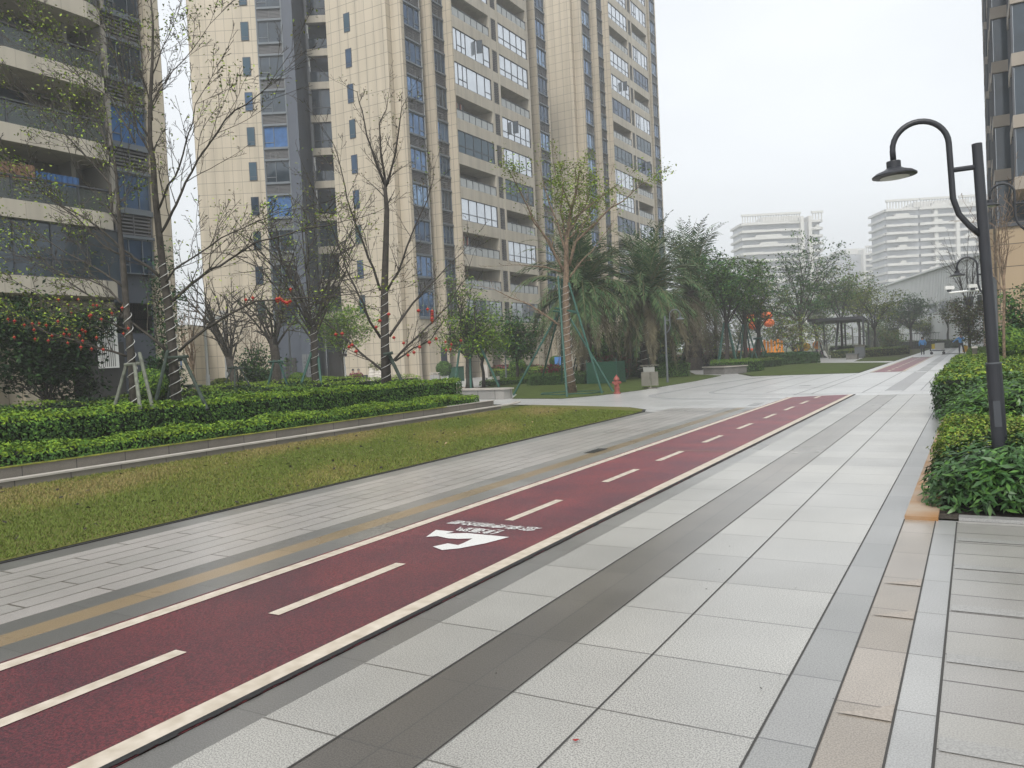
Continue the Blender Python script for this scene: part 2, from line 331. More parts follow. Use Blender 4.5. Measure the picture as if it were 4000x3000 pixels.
# pale wedge stains on the beige slabs
m_stain = nmat('stone_stain', (0.315, 0.278, 0.24), 0.5, nscale=90, namt=0.2)
b = MB()
for yy in (2.95, 3.7, 5.13, 5.84):
    b.face([(-0.585, yy + .01, .005), (-0.356, yy + .01, .005), (-0.356, yy + .2, .005), (-0.45, yy + .09, .005)])
struct(b.build('stone_stain', m_stain))
sheet('running_lane', [(-5.02, Y0), (-3.19, Y0), (-3.19, 26.2), (-4.2, 25.8), (-5.02, 25.3)], 0.004, m_lane)
b = MB()
def line(x0, x1, y0, y1, z=.008, mi=0): b.face([(x0, y0, z), (x1, y0, z), (x1, y1, z), (x0, y1, z)], mi)
line(-4.98, -4.86, Y0, 25.35); line(-3.37, -3.235, Y0, 26.1)
for y in (0.2, 2.0, 4.1, 6.85, 9.3, 11.27, 13.6, 15.9, 18.2, 20.4, 22.5, 24.7):
    a, c = (y - 0.35, y + 1.03) if y < 6 else (y, y + 1.12)
    if y == 6.85: a, c = 6.88, 8.03
    line(-4.17, -4.07, a, min(c, 25.6))
struct(b.build('lane_line', m_line))
b = MB(); line(-4.86, -3.37, 12.44, 12.49); line(-4.86, -3.2, 23.35, 23.4); struct(b.build('lane_joint', nmat('joint_tan', (.28, .19, .15), .6)))
b = MB(); yy = Y0
while yy < 26.2:
    w_ = .035 + random.uniform(0, .02); b.face([(-3.238, yy, .01), (-3.195 + random.uniform(-.006, .012), yy, .01), (-3.195 + random.uniform(-.006, .012), yy + .1, .01), (-3.238, yy + .1, .01)]); yy += .1
struct(b.build('lane_edge_seam', m_black))
# arrow and lettering painted on the lane (they face a runner coming towards the camera)
m_paint = nmat('paint_white', (0.62, 0.62, 0.6), 0.55, nscale=110, col2=(0.25, 0.2, 0.19), detail=2)
m_paint.node_tree.nodes['Color Ramp'].color_ramp.elements[0].position = 0.28; m_paint.node_tree.nodes['Color Ramp'].color_ramp.elements[1].position = 0.42
b = MB()
arrow = [(60,405),(215,295),(500,323),(370,352),(700,345),(1365,408),(1000,505),(590,585),(310,613),(165,558),(400,507),(560,535),(640,505),(790,430),(560,437),(400,428),(240,393)]
b.face([tuple(G(1650 + x/4.0218, 2000 + y/4.0218)[:2]) + (.009,) for x, y in arrow])
struct(b.build('lane_arrow', m_paint))
def lettering(name, txt, corners, mat, z=.009, extr=None, M=None):
    cu = bpy.data.curves.new(name, 'FONT'); cu.body = txt; cu.size = 1; cu.resolution_u = 2; cu.offset = 0.012
    o = bpy.data.objects.new(name, cu); C.objects.link(o); dg = bpy.context.evaluated_depsgraph_get(); dg.update()
    me = bpy.data.meshes.new_from_object(o.evaluated_get(dg)); bpy.data.objects.remove(o)
    co = np.array([v.co[:] for v in me.vertices]); 
    if len(co) == 0: return None
    lo, hi = co.min(0), co.max(0); u = (co[:, 0] - lo[0]) / (hi[0] - lo[0]); v = (co[:, 1] - lo[1]) / (hi[1] - lo[1])
    A, B_, Cc, Dd = [np.array(c) for c in corners]     # bl, br, tr, tl of the text
    W = (1-u)[:, None]*(1-v)[:, None]*A + u[:, None]*(1-v)[:, None]*B_ + u[:, None]*v[:, None]*Cc + (1-u)[:, None]*v[:, None]*Dd
    for k, vert in enumerate(me.vertices): vert.co = W[k]
    me.materials.clear(); me.materials.append(mat)
    for p in me.polygons: p.material_index = 0
    oo = bpy.data.objects.new(name, me); C.objects.link(oo); return oo
def g4(pts): return [tuple(G(*p)[:2]) + (.009,) for p in pts]
q = lambda x, y: (1650 + x/4.0218, 2000 + y/4.0218)
# read from the far side: baseline towards the far end, first character on the right of the picture
t1 = lettering('lane_lettering', '您幸康明的是', g4([q(1905, 262), q(560, 146), q(330, 190), q(1700, 318)]), m_paint)
t2 = lettering('lane_lettering', '健運跑', g4([q(1325, 303), q(600, 243), q(495, 305), q(1110, 368)]), m_paint)
for t in (t1, t2):
    if t: struct(t)

# crossing and far path
cross = [(-0.6, 25.81), (-3.19, 25.81), (-3.19, 26.2), (-4.2, 25.8), (-5.02, 25.3), (-5.02, 21.5), (-5.8, 21.5), (-7.42, 21.5), (-7.42, 20.3), (-7.75, 20.38), (-8.03, 21.15), (-8.86, 22.01), (-11.13, 22.98),
         (-13.5, 23.85), (-26, 27.5), (-30, 34), (-22.5, 34.6), (-17.5, 30.5), (-15.93, 27.34), (-13.45, 26.74), (-12.61, 28.24), (-12.12, 31.59), (-12.09, 39.22), (-12.6, 45.5),
         (-15, 48.5), (-19, 59), (-17, 62), (-12.0, 47.0), (-10.3, 42.9), (-5.1, 43.2), (-0.6, 43.6), (3.5, 43.0), (3.5, 42.2), (-0.6, 42.2)]
sheet('crossing_paving', cross, 0.0, m_cross)
b = MB()
for x0, x1, m in [(-5.06, -4.6, 0), (-3.05, -2.5, 0), (-2.5, -1.98, 1), (-1.98, -1.5, 0), (-1.5, -0.84, 0), (-0.84, -0.6, 1)]: b.face([(x0, 43.2, 0), (x1, 43.2, 0), (x1, 125, 0), (x0, 125, 0)], m)
struct(b.build('far_path', [m_cross, m_grey2]))
sheet('far_running_lane', rect(-4.6, -3.05, 43.3, 72), 0.003, m_lane)
sheet('far_running_lane', rect(-4.6, -3.05, 73, 120), 0.003, m_cross)
b = MB(); line(-4.62, -4.48, 43.3, 75, .007); line(-3.16, -3.02, 43.3, 75, .007)
y = 44.2
while y < 71: line(-3.9, -3.76, y, y + 1.25, .007); y += 2.3
struct(b.build('far_lane_line', m_line))
# darker inlaid bands in the crossing: ring arcs, cross lines, straight joints
b = MB()
def arcband(pts, wd):
    pts = [Vector((p[0], p[1], 0)) for p in pts]
    fine = []
    for i in range(len(pts) - 1):
        p0, p1, p2, p3 = pts[max(i-1, 0)], pts[i], pts[i+1], pts[min(i+2, len(pts)-1)]
        for j in range(6):
            t = j / 6; fine.append(0.5*((2*p1) + (p2-p0)*t + (2*p0-5*p1+4*p2-p3)*t*t + (3*p1-p0-3*p2+p3)*t**3))
    fine.append(pts[-1])
    for i in range(len(fine) - 1):
        d = (fine[i+1] - fine[i]).normalized(); n_ = Vector((-d.y, d.x, 0)) * wd / 2; d2 = (fine[min(i+2, len(fine)-1)] - fine[i+1]); d2 = d2.normalized() if d2.length > 1e-6 else d
        n2 = Vector((-d2.y, d2.x, 0)) * wd / 2; z = Vector((0, 0, .004))
        b.face([fine[i]-n_+z, fine[i+1]-n2+z, fine[i+1]+n2+z, fine[i]+n_+z])
arcband([(-8.6, 43), (-9.43, 40.79), (-10.2, 34.95), (-10.3, 30.12), (-10.2, 27.6), (-9.11, 26.0), (-7.82, 25.28), (-6.4, 25.0), (-5.1, 24.7)], 0.28)
arcband([(-7.9, 41.5), (-8.44, 38.34), (-8.5, 32.29), (-8.4, 28.9), (-7.49, 27.77), (-6.01, 27.19), (-4.5, 26.9)], 0.2)
for (xa, ya, xb, yb, wd) in [(-13.5, 24.0, -0.6, 27.6, .05), (-9.9, 30.4, -0.65, 30.9, .06), (-9.8, 31.6, -0.65, 32.1, .05), (-5.06, 26.4, -5.06, 43, .05), (-4.6, 27, -4.6, 43, .06), (-3.1, 27, -3.1, 43, .06), (-2.5, 27.6, -2.5, 42.5, .05), (-2.0, 27.6, -2.0, 42.5, .05), (-1.5, 27.6, -1.5, 42.5, .04), (-0.86, 27.6, -0.86, 42.5, .05), (-6.2, 27.8, -6.2, 42.5, .04), (-7.3, 28.8, -7.3, 42.5, .04), (-5.8, 20.2, -7.6, 20.8, .06)]:
    arcband([(xa, ya), ((xa+xb)/2, (ya+yb)/2), (xb, yb)], wd)
b.face([(-2.48, 27.8, .002), (-2.02, 27.8, .002), (-2.02, 42, .002), (-2.48, 42, .002)])
b.face([(-5.45, 22.1, .006), (-5.2, 22.2, .006), (-5.24, 23.2, .006), (-5.48, 23.1, .006)])
b.face([(-5.9, 31.9, .006), (-5.5, 31.95, .006), (-5.5, 32.4, .006), (-5.9, 32.35, .006)])
struct(b.build('paving_band', m_band))
b = MB()
for i in range(9):
    b.face([(-5.68, 12.0 + i*.07, .006), (-5.48, 12.0 + i*.07, .006), (-5.48, 12.04 + i*.07, .006), (-5.68, 12.04 + i*.07, .006)])
tag(b.build('drain_grate', m_black), 'dark slotted drain grate set in the grey strip beside the yellow line', 'drain grate')
# plaza in front of the tower, left of the hedges
sheet('plaza_paving', [(-40, 36), (-34, 38), (-31, 36), (-28.5, 34), (-24, 36), (-27, 46), (-30, 62), (-38.9, 62), (-38.9, 52), (-46, 51.3), (-48, 49)], 0.004, m_cross)
sheet('plaza_kerb_path', [(-30.5, 40), (-23.5, 36), (-22.8, 37.2), (-29.5, 42)], 0.008, nmat('kerb_pink', (0.4, 0.3, 0.24), 0.6))

# lawns
def arcpoly(pts): return pts
nl = [(-13.0, -4), (-7.79, -4), (-7.79, 16.6), (-7.78, 19.25), (-7.85, 20.4), (-8.1, 21.15), (-8.9, 22.0), (-11.1, 22.95), (-13.0, 23.6)]
sheet('near_lawn', nl, 0.012, m_grass)
sheet('lawn_drain', [(-7.80, -4), (-7.725, -4), (-7.725, 19.2), (-7.78, 20.4), (-7.98, 21.1), (-8.86, 22.06), (-8.9, 22.0), (-8.1, 21.1), (-7.85, 20.38), (-7.80, 19.2)], 0.007, m_black)
mid = [(-15.93, 27.34), (-13.45, 26.74), (-12.61, 28.24), (-12.12, 31.59), (-12.09, 39.22), (-12.6, 45.5), (-15, 48.5), (-27, 45), (-23, 36), (-17.5, 30.5)]
sheet('middle_lawn', mid, 0.014, m_grassd)
sheet('far_lawn', [(-10.2, 43.0), (-5.2, 43.35), (-5.1, 60.2), (-10.75, 66), (-13.5, 63.6), (-11.9, 47.6)], 0.014, m_grassd)
sheet('far_lawn', [(-8.15, 66.87), (-5.1, 64), (-5.1, 75), (-8.67, 79)], 0.014, m_grassd)
sheet('far_paving', [(-10.75, 66.2), (-5.1, 60.5), (-5.1, 63.6), (-8.2, 66.8), (-8.9, 80), (-14, 88), (-22, 84), (-15, 70)], 0.0, m_cross)
sheet('side_lawn', rect(-0.55, 3.5, 43.7, 50.2), 0.014, m_grassd)

# real grass blades on the near lawn, brownish and green in drifts
def blades(name, n, inside, hgt, mats, z0=.012):
    P = inside(n); n = len(P)
    ang = rng.uniform(0, 2*math.pi, n); lean = rng.normal(0, .5, (n, 2)) * hgt; h = hgt * rng.uniform(.5, 1.3, n); wd = .004 + .0035 * rng.random(n) + P[:, 1] * .0002
    V = np.zeros((n, 3, 3)); V[:, :, 0] = P[:, 0:1]; V[:, :, 1] = P[:, 1:2]; V[:, :, 2] = z0
    V[:, 0, 0] -= np.cos(ang)*wd; V[:, 0, 1] -= np.sin(ang)*wd; V[:, 1, 0] += np.cos(ang)*wd; V[:, 1, 1] += np.sin(ang)*wd
    V[:, 2, 0] += lean[:, 0]; V[:, 2, 1] += lean[:, 1]; V[:, 2, 2] += h
    me = bpy.data.meshes.new(name); me.vertices.add(3*n); me.vertices.foreach_set('co', V.ravel()); me.loops.add(3*n); me.loops.foreach_set('vertex_index', np.arange(3*n))
    me.polygons.add(n); me.polygons.foreach_set('loop_start', np.arange(0, 3*n, 3)); me.polygons.foreach_set('loop_total', np.full(n, 3))
    for m in mats: me.materials.append(m)
    dr = np.sin(P[:, 0]*1.7 + P[:, 1]*.35) + .8*np.sin(P[:, 1]*.9 - P[:, 0]*.6 + 1) + .5*np.sin(P[:, 1]*2.3+P[:, 0]*3) + 1.1*np.clip((-P[:, 0] - 10.2)/2, -1, 1) + rng.normal(0, .6, n)
    me.polygons.foreach_set('material_index', np.where(dr + rng.normal(0, .5, n) > 1.6, 2, np.where(dr > .1, 1, 0)).astype(np.int32))
    me.update(calc_edges=True); o = bpy.data.objects.new(name, me); C.objects.link(o); return o
def in_near(n):
    P = np.stack([rng.uniform(-13, -7.8, n), 3.5 + 20*rng.random(n)**1.2], 1)
    lim = np.where(P[:, 1] < 20.3, -7.82, -7.82 - (P[:, 1]-20.3)*1.9); return P[P[:, 0] < lim]
gb = [nmat('blade_green', (0.12, 0.16, 0.03), .8, spec=.2), nmat('blade_olive', (0.175, 0.185, 0.042), .8, spec=.2), nmat('blade_straw', (0.25, 0.205, 0.08), .85, spec=.2)]
tag(blades('grass', 120000, in_near, .035, gb), 'short patchy green and straw grass on the lawn beside the path', 'grass', kind='stuff')
P = in_near(230); P = np.c_[P, np.full(len(P), .045)]
tag(leafcloud(P, np.tile([0, 0, 1.], (len(P), 1)), .07, [nmat('dead_leaf', (0.02, 0.015, 0.01), .9), nmat('dead_leaf_tan', (0.3, 0.22, 0.12), .9)], 'fallen_leaves', aspect=.6, weights=[.88, .12]), 'small dark fallen leaves scattered over the near lawn', 'leaf litter', kind='stuff')
P = np.c_[rng.uniform(-3, 0, 14), 2.5 + 14*rng.random(14)**1.5, np.full(14, .012)]
tag(leafcloud(P, np.tile([0, 0, 1.], (14, 1)), .02, [nmat('dead_leaf', (0.02, 0.015, 0.01), .9)], 'path_litter', jitter=.1), 'tiny dark bits of litter on the pale path slabs', 'litter', kind='stuff')
b = MB(); p = G(2249, 2902); b.face([(p.x-.018, p.y, .012), (p.x+.004, p.y-.012, .014), (p.x+.018, p.y+.002, .018), (p.x+.004, p.y+.014, .013)])
tag(b.build('petal', m_red), 'single red petal lying on a pale granite slab', 'petal')

# low stepped planter walls on the left
m_wall = tilemat('planter_stone', (0.2, 0.18, 0.15), (0.17, 0.155, 0.13), (0.06, 0.055, 0.05), .9, 1, .008, mode='wall', shift=(50, .5), speck=.1, rough=(.6, .8))
m_cap = nmat('planter_cap', (0.42, 0.39, 0.35), .6, nscale=3, namt=.15)
m_moss = nmat('moss_edge', (0.2, 0.21, 0.03), .9, nscale=5, namt=.4)
t = thing('planter_wall', 'long low stone planter wall with pale cap along the lawn edge', 'low wall', (-13.0, 10, 0))
def lw(b, path, z0, z1, th, mi=0):
    for i in range(len(path) - 1):
        a, c = Vector(path[i]), Vector(path[i+1]); d = (c-a).normalized(); n_ = Vector((-d.y, d.x)) * th
        b.prism([a, c, c+n_, a+n_], z0, z1, mi)
b = MB(); b.xf = Matrix.Translation((13.0, -10, 0)); lw(b, [(-13, -4), (-13, 21.6)], -.03, .115, .26); b.build('step_wall', m_wall, t)
b = MB(); b.xf = Matrix.Translation((13.0, -10, 0)); lw(b, [(-12.98, -4), (-12.98, 21.6), (-13.0, 22.6), (-13.35, 23.5)], .115, .145, .2); b.build('step_cap', m_cap, t)
b = MB(); b.xf = Matrix.Translation((13.0, -10, 0)); lw(b, [(-13.27, -4), (-13.27, 21.6)], -.03, .3, .16); b.build('upper_wall', m_wall, t)
b = MB(); b.xf = Matrix.Translation((13.0, -10, 0)); lw(b, [(-13.25, -4), (-13.25, 19.0)], .3, .318, .2); lw(b, [(-13.25, 19), (-13.25, 21.65)], .3, .32, .2, 1); b.build('upper_cap', [m_moss, m_cap], t)
b = MB(); b.prism([(-21, -4), (-13.45, -4), (-13.45, 21.5), (-15.4, 23), (-21, 24)], -.02, .22); struct(b.build('planter_soil', m_soil))
# ------------------------------------------------------------------ buildings
cr = ((0.5, 0.437, 0.34), (0.475, 0.417, 0.322))
m_cream = tilemat('cream_panel', *cr, (0.2, 0.175, 0.14), .9, .96, .018, mode='wall', shift=(200, .5), rough=(.6, .8), blotch=.05)
m_creaml = tilemat('cream_panel_wing', *cr, (0.2, 0.175, 0.14), 1.02, .96, .018, mode='wall', shift=(200, .9), rough=(.6, .8), blotch=.05)
m_creamb = tilemat('cream_band', (0.5, 0.455, 0.375), (0.48, 0.44, 0.36), (0.36, 0.32, 0.26), 1.0, 20, .014, mode='wall', shift=(200, 5), rough=(.6, .8), blotch=.07)
m_slate = nmat('slate_wall', (0.07, 0.084, 0.112), .6, nscale=.5, namt=.12)
m_frame = nmat('frame_dark', (0.05, 0.055, 0.065), .5)
m_frameg = nmat('frame_slate', (0.13, 0.15, 0.17), .5)
m_glassb = nmat('glass_blue', (0.1, 0.17, 0.29), .08, metal=.7, nscale=.7, namt=.35)
m_glassb2 = nmat('glass_blue_light', (0.2, 0.3, 0.44), .12, metal=.6, nscale=1.2, namt=.4)
m_glassb3 = nmat('glass_blue_deep', (0.04, 0.075, 0.13), .06, metal=.6, nscale=.9, namt=.4)
m_glasst = nmat('glass_teal', (0.03, 0.07, 0.1), .1, metal=.3)
m_glassd = nmat('glass_dark', (0.022, 0.038, 0.055), .06, metal=.15, nscale=.6, namt=.4, spec=.8)
m_glassw = nmat('glass_pale', (0.62, 0.66, 0.7), .12, metal=.7, nscale=.5, namt=.1)
m_louv = nmat('louvre', (0.13, 0.13, 0.135), .55)
m_dark = nmat('recess_dark', (0.035, 0.034, 0.033), .9)
m_recd = nmat('balcony_recess_shaded', (0.1, 0.095, 0.08), .85, nscale=.5, namt=.2)  # recess copy darkened, shade of the deep balconies put into its colour
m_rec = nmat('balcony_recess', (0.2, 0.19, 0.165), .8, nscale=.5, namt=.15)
m_ac = nmat('ac_white', (0.6, 0.6, 0.57), .5)
m_curtb = nmat('curtain_blue', (0.04, 0.12, 0.29), .8, nscale=2.5, namt=.25)
m_curto = nmat('curtain_orange', (0.28, 0.16, 0.1), .8, nscale=2.5, namt=.25)
m_railg = nmat('rail_glass', (0.42, 0.44, 0.43), .15, metal=.3)
def see_thru(m, a):
    t = m.node_tree; b = t.nodes['Principled BSDF']; b.inputs['Alpha'].default_value = a; return m
see_thru(m_railg, .8)
ST = 2.88

def window(p, xf, u0, u1, z0, z1, glass, frame, bars, name='window', n=0, depth=.12):
    """a window seen on its outer face (local y = outward is -y): glass sheet with depth, frame and mullions"""
    if glass is m_glassb: glass = random.choice([m_glassb, m_glassb, m_glassb2, m_glassb3, m_glassb3]) if name == 'window' else random.choice([m_glasst, m_glassb3])
    b = MB(); b.xf = xf; t_ = .045
    b.box(u0, u1, depth - .03, depth + .03, z0, z1, 0)
    for a, c, d, e in [(u0, u1, z0, z0+t_), (u0, u1, z1-t_, z1), (u0, u0+t_, z0+t_, z1-t_), (u1-t_, u1, z0+t_, z1-t_)]: b.box(a, c, 0.02, depth-.031, d, e, 1)
    for bar in bars:
        if bar[0] == 'v': x = u0 + (u1-u0)*bar[1]; b.box(x-.022, x+.022, .04, depth-.032, z0+t_+.001, z1-t_-.001, 1)
        else: x0, x1 = u0 + (u1-u0)*bar[2], u0+(u1-u0)*bar[3]; z = z0+(z1-z0)*bar[1]; b.box(x0+.031, x1-.031, .045, depth-.033, z-.025, z+.025, 1)
    return b.build(name, [glass, frame], p)
def louvre(p, xf, u0, u1, z0, z1, n=7, ac=0, mid=True):
    b = MB(); b.xf = xf
    b.box(u0, u1, .32, .36, z0, z1, 1)
    for i in range(n):
        z = z0 + (i+.5)*(z1-z0)/n; b.box(u0+.04, u1-.04, .05, .11, z-.035, z+.035, 0)
    for x in (u0, u1-.05) + (((u0+u1)/2-.025,) if mid else ()): b.box(x, x+.05, .02, .049, z0, z1, 0)
    if ac:
        x = u0 + .15 + random.random()*max(.05, u1-u0-1.1); b.box(x, x+.75, .13, .3, z0+.05, z0+.62, 2); b.box(x+.08, x+.4, .115, .129, z0+.12, z0+.5, 1)
    return b.build('louvre', [m_louv, m_dark, m_ac], p)
def ledges(p, xf, boxes, name='ledge', m=None):
    for q in boxes: b = MB(); b.xf = xf; b.box(*q); b.build(name, m or m_frameg, p)
def sash(p, xf, u, z0, z1, w=.55):
    b = MB(); b.xf = xf @ Matrix.Translation((u, 0, 0)) @ Matrix.Rotation(R(-70), 4, 'Z')
    for a, c, d, e in [(0, w, z0, z0+.06), (0, w, z1-.06, z1), (0, .06, z0, z1), (w-.06, w, z0, z1)]: b.box(a, c, -.03, .03, d, e, 1)
    b.box(.06, w-.06, -.01, .01, z0+.06, z1-.06, 0)
    return b.build('open_sash', [m_glassd, m_frame], p)

def tower(name, label, loc, nf, wing, opens, seed):
    random.seed(seed)
    T = thing(name, label, 'apartment tower', loc, 0, 'cream apartment towers in one row')
    top = 5.1 + nf*ST + .4
    rot = Matrix.Rotation(R(90), 4, 'Z')                 # facade facing +X: local u -> +Y, outward -> +X
    def FX(x): return Matrix.Translation((x, 0, 0)) @ rot
    # walls: facing panels of the corner block
    b = MB()
    b.box(-7.3, -1.0, -.6, 3, 0 if True else 4, top, 0)
    b.box(-1.0, -.0, 0, .38, 0, top, 0)
    b.box(-7.3, -3.0, 3, 24.2, 0, top, 0)                  # deep core
    b.build('wall', m_cream, T)
    # upper storeys behind the facade and piers
    b = MB()
    b.box(-3, -.45, .38, 2.6, 5.1, top, 0); b.box(-3, -.9, 2.6, 3.4, 4, top, 1)
    b.box(-3, .05, 3.65, 5.26, 5.1, top, 0)
    b.box(-3, 1.3, 11.45, 11.85, 4, top, 2); b.box(-3, 1.3, 12.75, 13.1, 4, top, 2); b.box(-3, 1.3, 18.6, 18.95, 4, top, 2); b.box(-3, 1.3, 5.27, 5.45, 4, top, 0)
    b.box(-3, -.35, 18.95, 24.1, 4, top, 1)
    b.build('side_wall', [m_cream, m_slate, m_creamb], T)
    ledges(T, None, [(-.9, .52, 3.4, 3.649, 0, top), (-.35, .7, 21.55, 21.85, 0, top), (-.35, .75, 23.95, 24.15, 0, top)], 'pier', m_cream)
    for x, y, r_, m in ((-.2, 2.75, .09, m_white), (-.25, 19.15, .09, m_white), (-.75, 2.95, .07, m_frameg), (-.75, 3.2, .07, m_frameg)):
        b = MB(); b.tube([(x, y, 4.5), (x, y, top)], r_, 8); b.build('drainpipe', m, T)
    # ground storey: arcade of piers under a deep band
    b = MB()
    b.box(-3, .02, 0.381, 24.15, 4.02, 5.09, 0); b.box(.021, .5, 3.65, 5.0, 4.02, 5.09, 0); b.box(.021, 1.32, 5.0, 18.95, 4.02, 4.86, 0)
    for y0, y1 in ((1.5, 2.2), (2.2, 3.75), (5.1, 6.0), (8.6, 9.6), (12.1, 13.1), (15.6, 16.6), (18.4, 19.6), (22.4, 23.6)): b.box(-2.4, .0 if y1 < 5 else 1.1, y0+.001, y1, 0, 4.02, 0)
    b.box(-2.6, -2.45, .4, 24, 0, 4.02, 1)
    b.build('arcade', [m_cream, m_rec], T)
    ledges(T, None, [(-2.44, -2.4, y0, y0+1.6, 0, 3.0) for y0 in (6.4, 10.0, 13.5, 17.0)], 'entrance', m_glassd)
    for k in range(nf):
        z0 = 5.1 + k*ST
        zb = .2 if k == 0 else .6
        window(T, FX(0), .42, 2.55, z0+zb, z0+2.27, m_glassb, m_frameg, [('v', .3), ('v', .68), ('h', .28, .68, 1), ('h', .28, 0, .3)])
        louvre(T, FX(0), .42, 2.55, z0+2.45, z0+ST+.45, ac=random.random() < .6)
        ledges(T, FX(0), [(.4, 2.6, -.06, .12, z0+2.29, z0+2.43), (.4, 2.6, -.06, .12, z0+ST+.46, z0+ST+.59)] + ([(.4, 2.6, -.15, .12, z0+.0, z0+.19)] if k == 0 else []))
        window(T, FX(.35), 4.51, 4.99, z0+zb, z0+2.2, m_glassd, m_frame, []) if False else None
        # second, set-out column
        window(T, FX(.5), 3.68, 5.24, z0+zb, z0+2.17, m_glassb if k % 3 else m_glassd, m_frameg, [('v', .3), ('v', .65), ('h', .3, 0, .3)])
        louvre(T, FX(.5), 3.68, 5.24, z0+2.35, z0+ST+.45, ac=random.random() < .7, mid=False)
        ledges(T, FX(.5), [(3.66, 5.25, -.05, .12, z0+2.19, z0+2.33), (3.66, 5.25, -.05, .12, z0+ST+.46, z0+ST+.59)])
        # balcony columns
        zo = 4.88 + k*ST; zt = zo + 1.9
        for ci, (y0, y1) in enumerate(((5.46, 11.44), (13.11, 18.59))):
            b = MB(); b.box(-.5, 1.3, y0, y1, zt, zo+ST, 0); b.build('spandrel', m_creamb, T)
            if k in opens[ci]:
                B = thing('balcony', None, None); del_ = B; B.parent = T
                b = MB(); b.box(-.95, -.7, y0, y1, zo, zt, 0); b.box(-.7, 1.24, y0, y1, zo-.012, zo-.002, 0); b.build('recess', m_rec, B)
                b = MB(); b.box(-.699, -.66, y0+.6, y0+2.6, zo+.0, zt-.25, 0); b.build('balcony_door', m_glassd, B)
                b = MB(); b.xf = FX(1.3)
                b.box(y0, y1, .04, .07, zo+.02, zo+.72, 0)
                n = 6
                for i in range(n+1): x = y0 + .03 + (y1-y0-.06)*i/n; b.box(x-.03, x+.03, .02, .09, zo, zo+.76, 1)
                b.box(y0, y1, .0, .1, zo+.761, zo+.82, 1)
                b.build('railing', [m_railg, m_frame], B)
                if k in (2, 6) and ci == 0:
                    b = MB()
                    for i in range(9):
                        y = y0+.5+i*.2; b.box(.5, .56, y, y+.14, zo+.7+.1*(i % 2), zt-.2, i % 3)
                    b.build('hanging_laundry', [nmat('cloth_pink', (.5, .2, .17), .9), nmat('cloth_pale', (.5, .47, .42), .9), nmat('cloth_navy', (.06, .07, .12), .9)], B)
            else:
                pat = random.choice([[('v', .1), ('v', .33), ('v', .55), ('v', .8), ('h', .35, .1, .33), ('h', .35, .8, 1)],
                                     [('v', .2), ('v', .42), ('v', .64), ('v', .83), ('h', .32, 0, 1)],
                                     [('v', .1), ('v', .22), ('v', .33), ('v', .6), ('v', .82), ('h', .3, .1, .33), ('h', .3, .82, 1)]])
                window(T, FX(1.3), y0, y1, zo, zt, m_glassw if random.random() < .85 else m_glassb, m_frame, pat, 'balcony_window', depth=.11)
                if random.random() < .3:
                    sash(T, FX(1.3), y0 + (y1-y0)*random.choice([.35, .62]), zo+.7, zt-.05)
        louvre(T, FX(1.3), 11.86, 12.74, zo-.02, zt+.0, n=12, ac=random.random() < .4, mid=False)
        b = MB(); b.box(-.5, 1.28, 11.851, 12.749, zt+.01, zo+ST-.03, 0); b.build('spandrel', m_creamb, T)
        # last columns
        window(T, FX(-.32), 19.4, 21.5, z0+zb, z0+2.27, m_glassb, m_frameg, [('v', .5)])
        louvre(T, FX(-.32), 19.4, 21.5, z0+2.45, z0+ST+.45)
        window(T, FX(.7), 21.86, 23.94, z0+zb, z0+2.27, m_glassb, m_frameg, [('v', .25), ('v', .6), ('h', .28, .6, 1), ('h', .28, 0, .25)])
        louvre(T, FX(.7), 21.86, 23.94, z0+2.45, z0+ST+.45, ac=random.random() < .5)
        ledges(T, FX(.7), [(21.86, 23.94, -.05, .12, z0+2.29, z0+2.43), (21.86, 23.94, -.05, .12, z0+ST+.46, z0+ST+.59)])
        if wing:
            o = window(T, Matrix.Translation((0, -.66, 0)), -5.35, -4.72, z0+.78, z0+2.3, m_glassb, m_frame, [('h', .2, 0, 1)], 'small_window', depth=.045)
    b = MB(); b.xf = FX(.5)
    b.box(3.66, 5.25, -.05, -.01, 4.9, 5.08); b.build('ledge', m_frameg, T)
    b = MB(); b.box(-7.6, 1.5, -.9, 24.3, top, top+.5); b.build('roof', m_creamb, T)
    if wing:
        W0 = Vector((-48.2+38.8, 49.7-52, 0)); fa = math.atan2(.5007, .8642)
        X = Matrix.Translation(W0) @ Matrix.Rotation(fa, 4, 'Z')
        b = MB(); b.xf = X
        b.box(-8.7, -2.95, 0, 9, 0, top, 0); b.build('wing_wall', m_creaml, T)
        b = MB(); b.xf = X
        b.box(-2.95, -.85, .3, 9, 0, top, 0); b.box(-.85, 0, 0, 4.3, 0, top, 0); b.box(0, 3.6, 5.4, 9, 0, top, 0); b.box(3.0, 3.32, 3.8, 5.4, 0, top, 0)
        b.build('slate_wall', m_slate, T)
        ledges(T, X, [(-3.02, -2.94, -.03, .299, 4.4, top), (-.93, -.851, -.04, .29, 4.4, top)], 'slate_pier')
        for k in range(nf):
            z0 = 5.1 + k*ST
            cur = k in (3, 5, 8)
            window(T, X, -2.93, -.94, z0+.55, z0+2.3, m_curtb if cur and k != 8 else m_glassd, m_frameg, [('v', .42), ('h', .25, 0, .42)])
            louvre(T, X, -2.93, -.94, z0+2.48, z0+ST+.38, ac=random.random() < .35)
            ledges(T, X, [(-2.93, -.94, -.08, .3, z0+2.31, z0+2.46), (-2.93, -.94, -.08, .3, z0+ST+.39, z0+ST+.54)])
            o = window(T, X, -4.3, -3.65, z0+.78, z0+2.3, m_glassb, m_frame, [('h', .2, 0, 1)], 'small_window', depth=-.03)
            # recessed balconies
            zb_ = z0 + .75
            b = MB(); b.xf = X; b.box(.15, 2.95, 3.9, 4.5, zb_, zb_+.62, 0); b.build('balcony_slab', m_creamb, T)
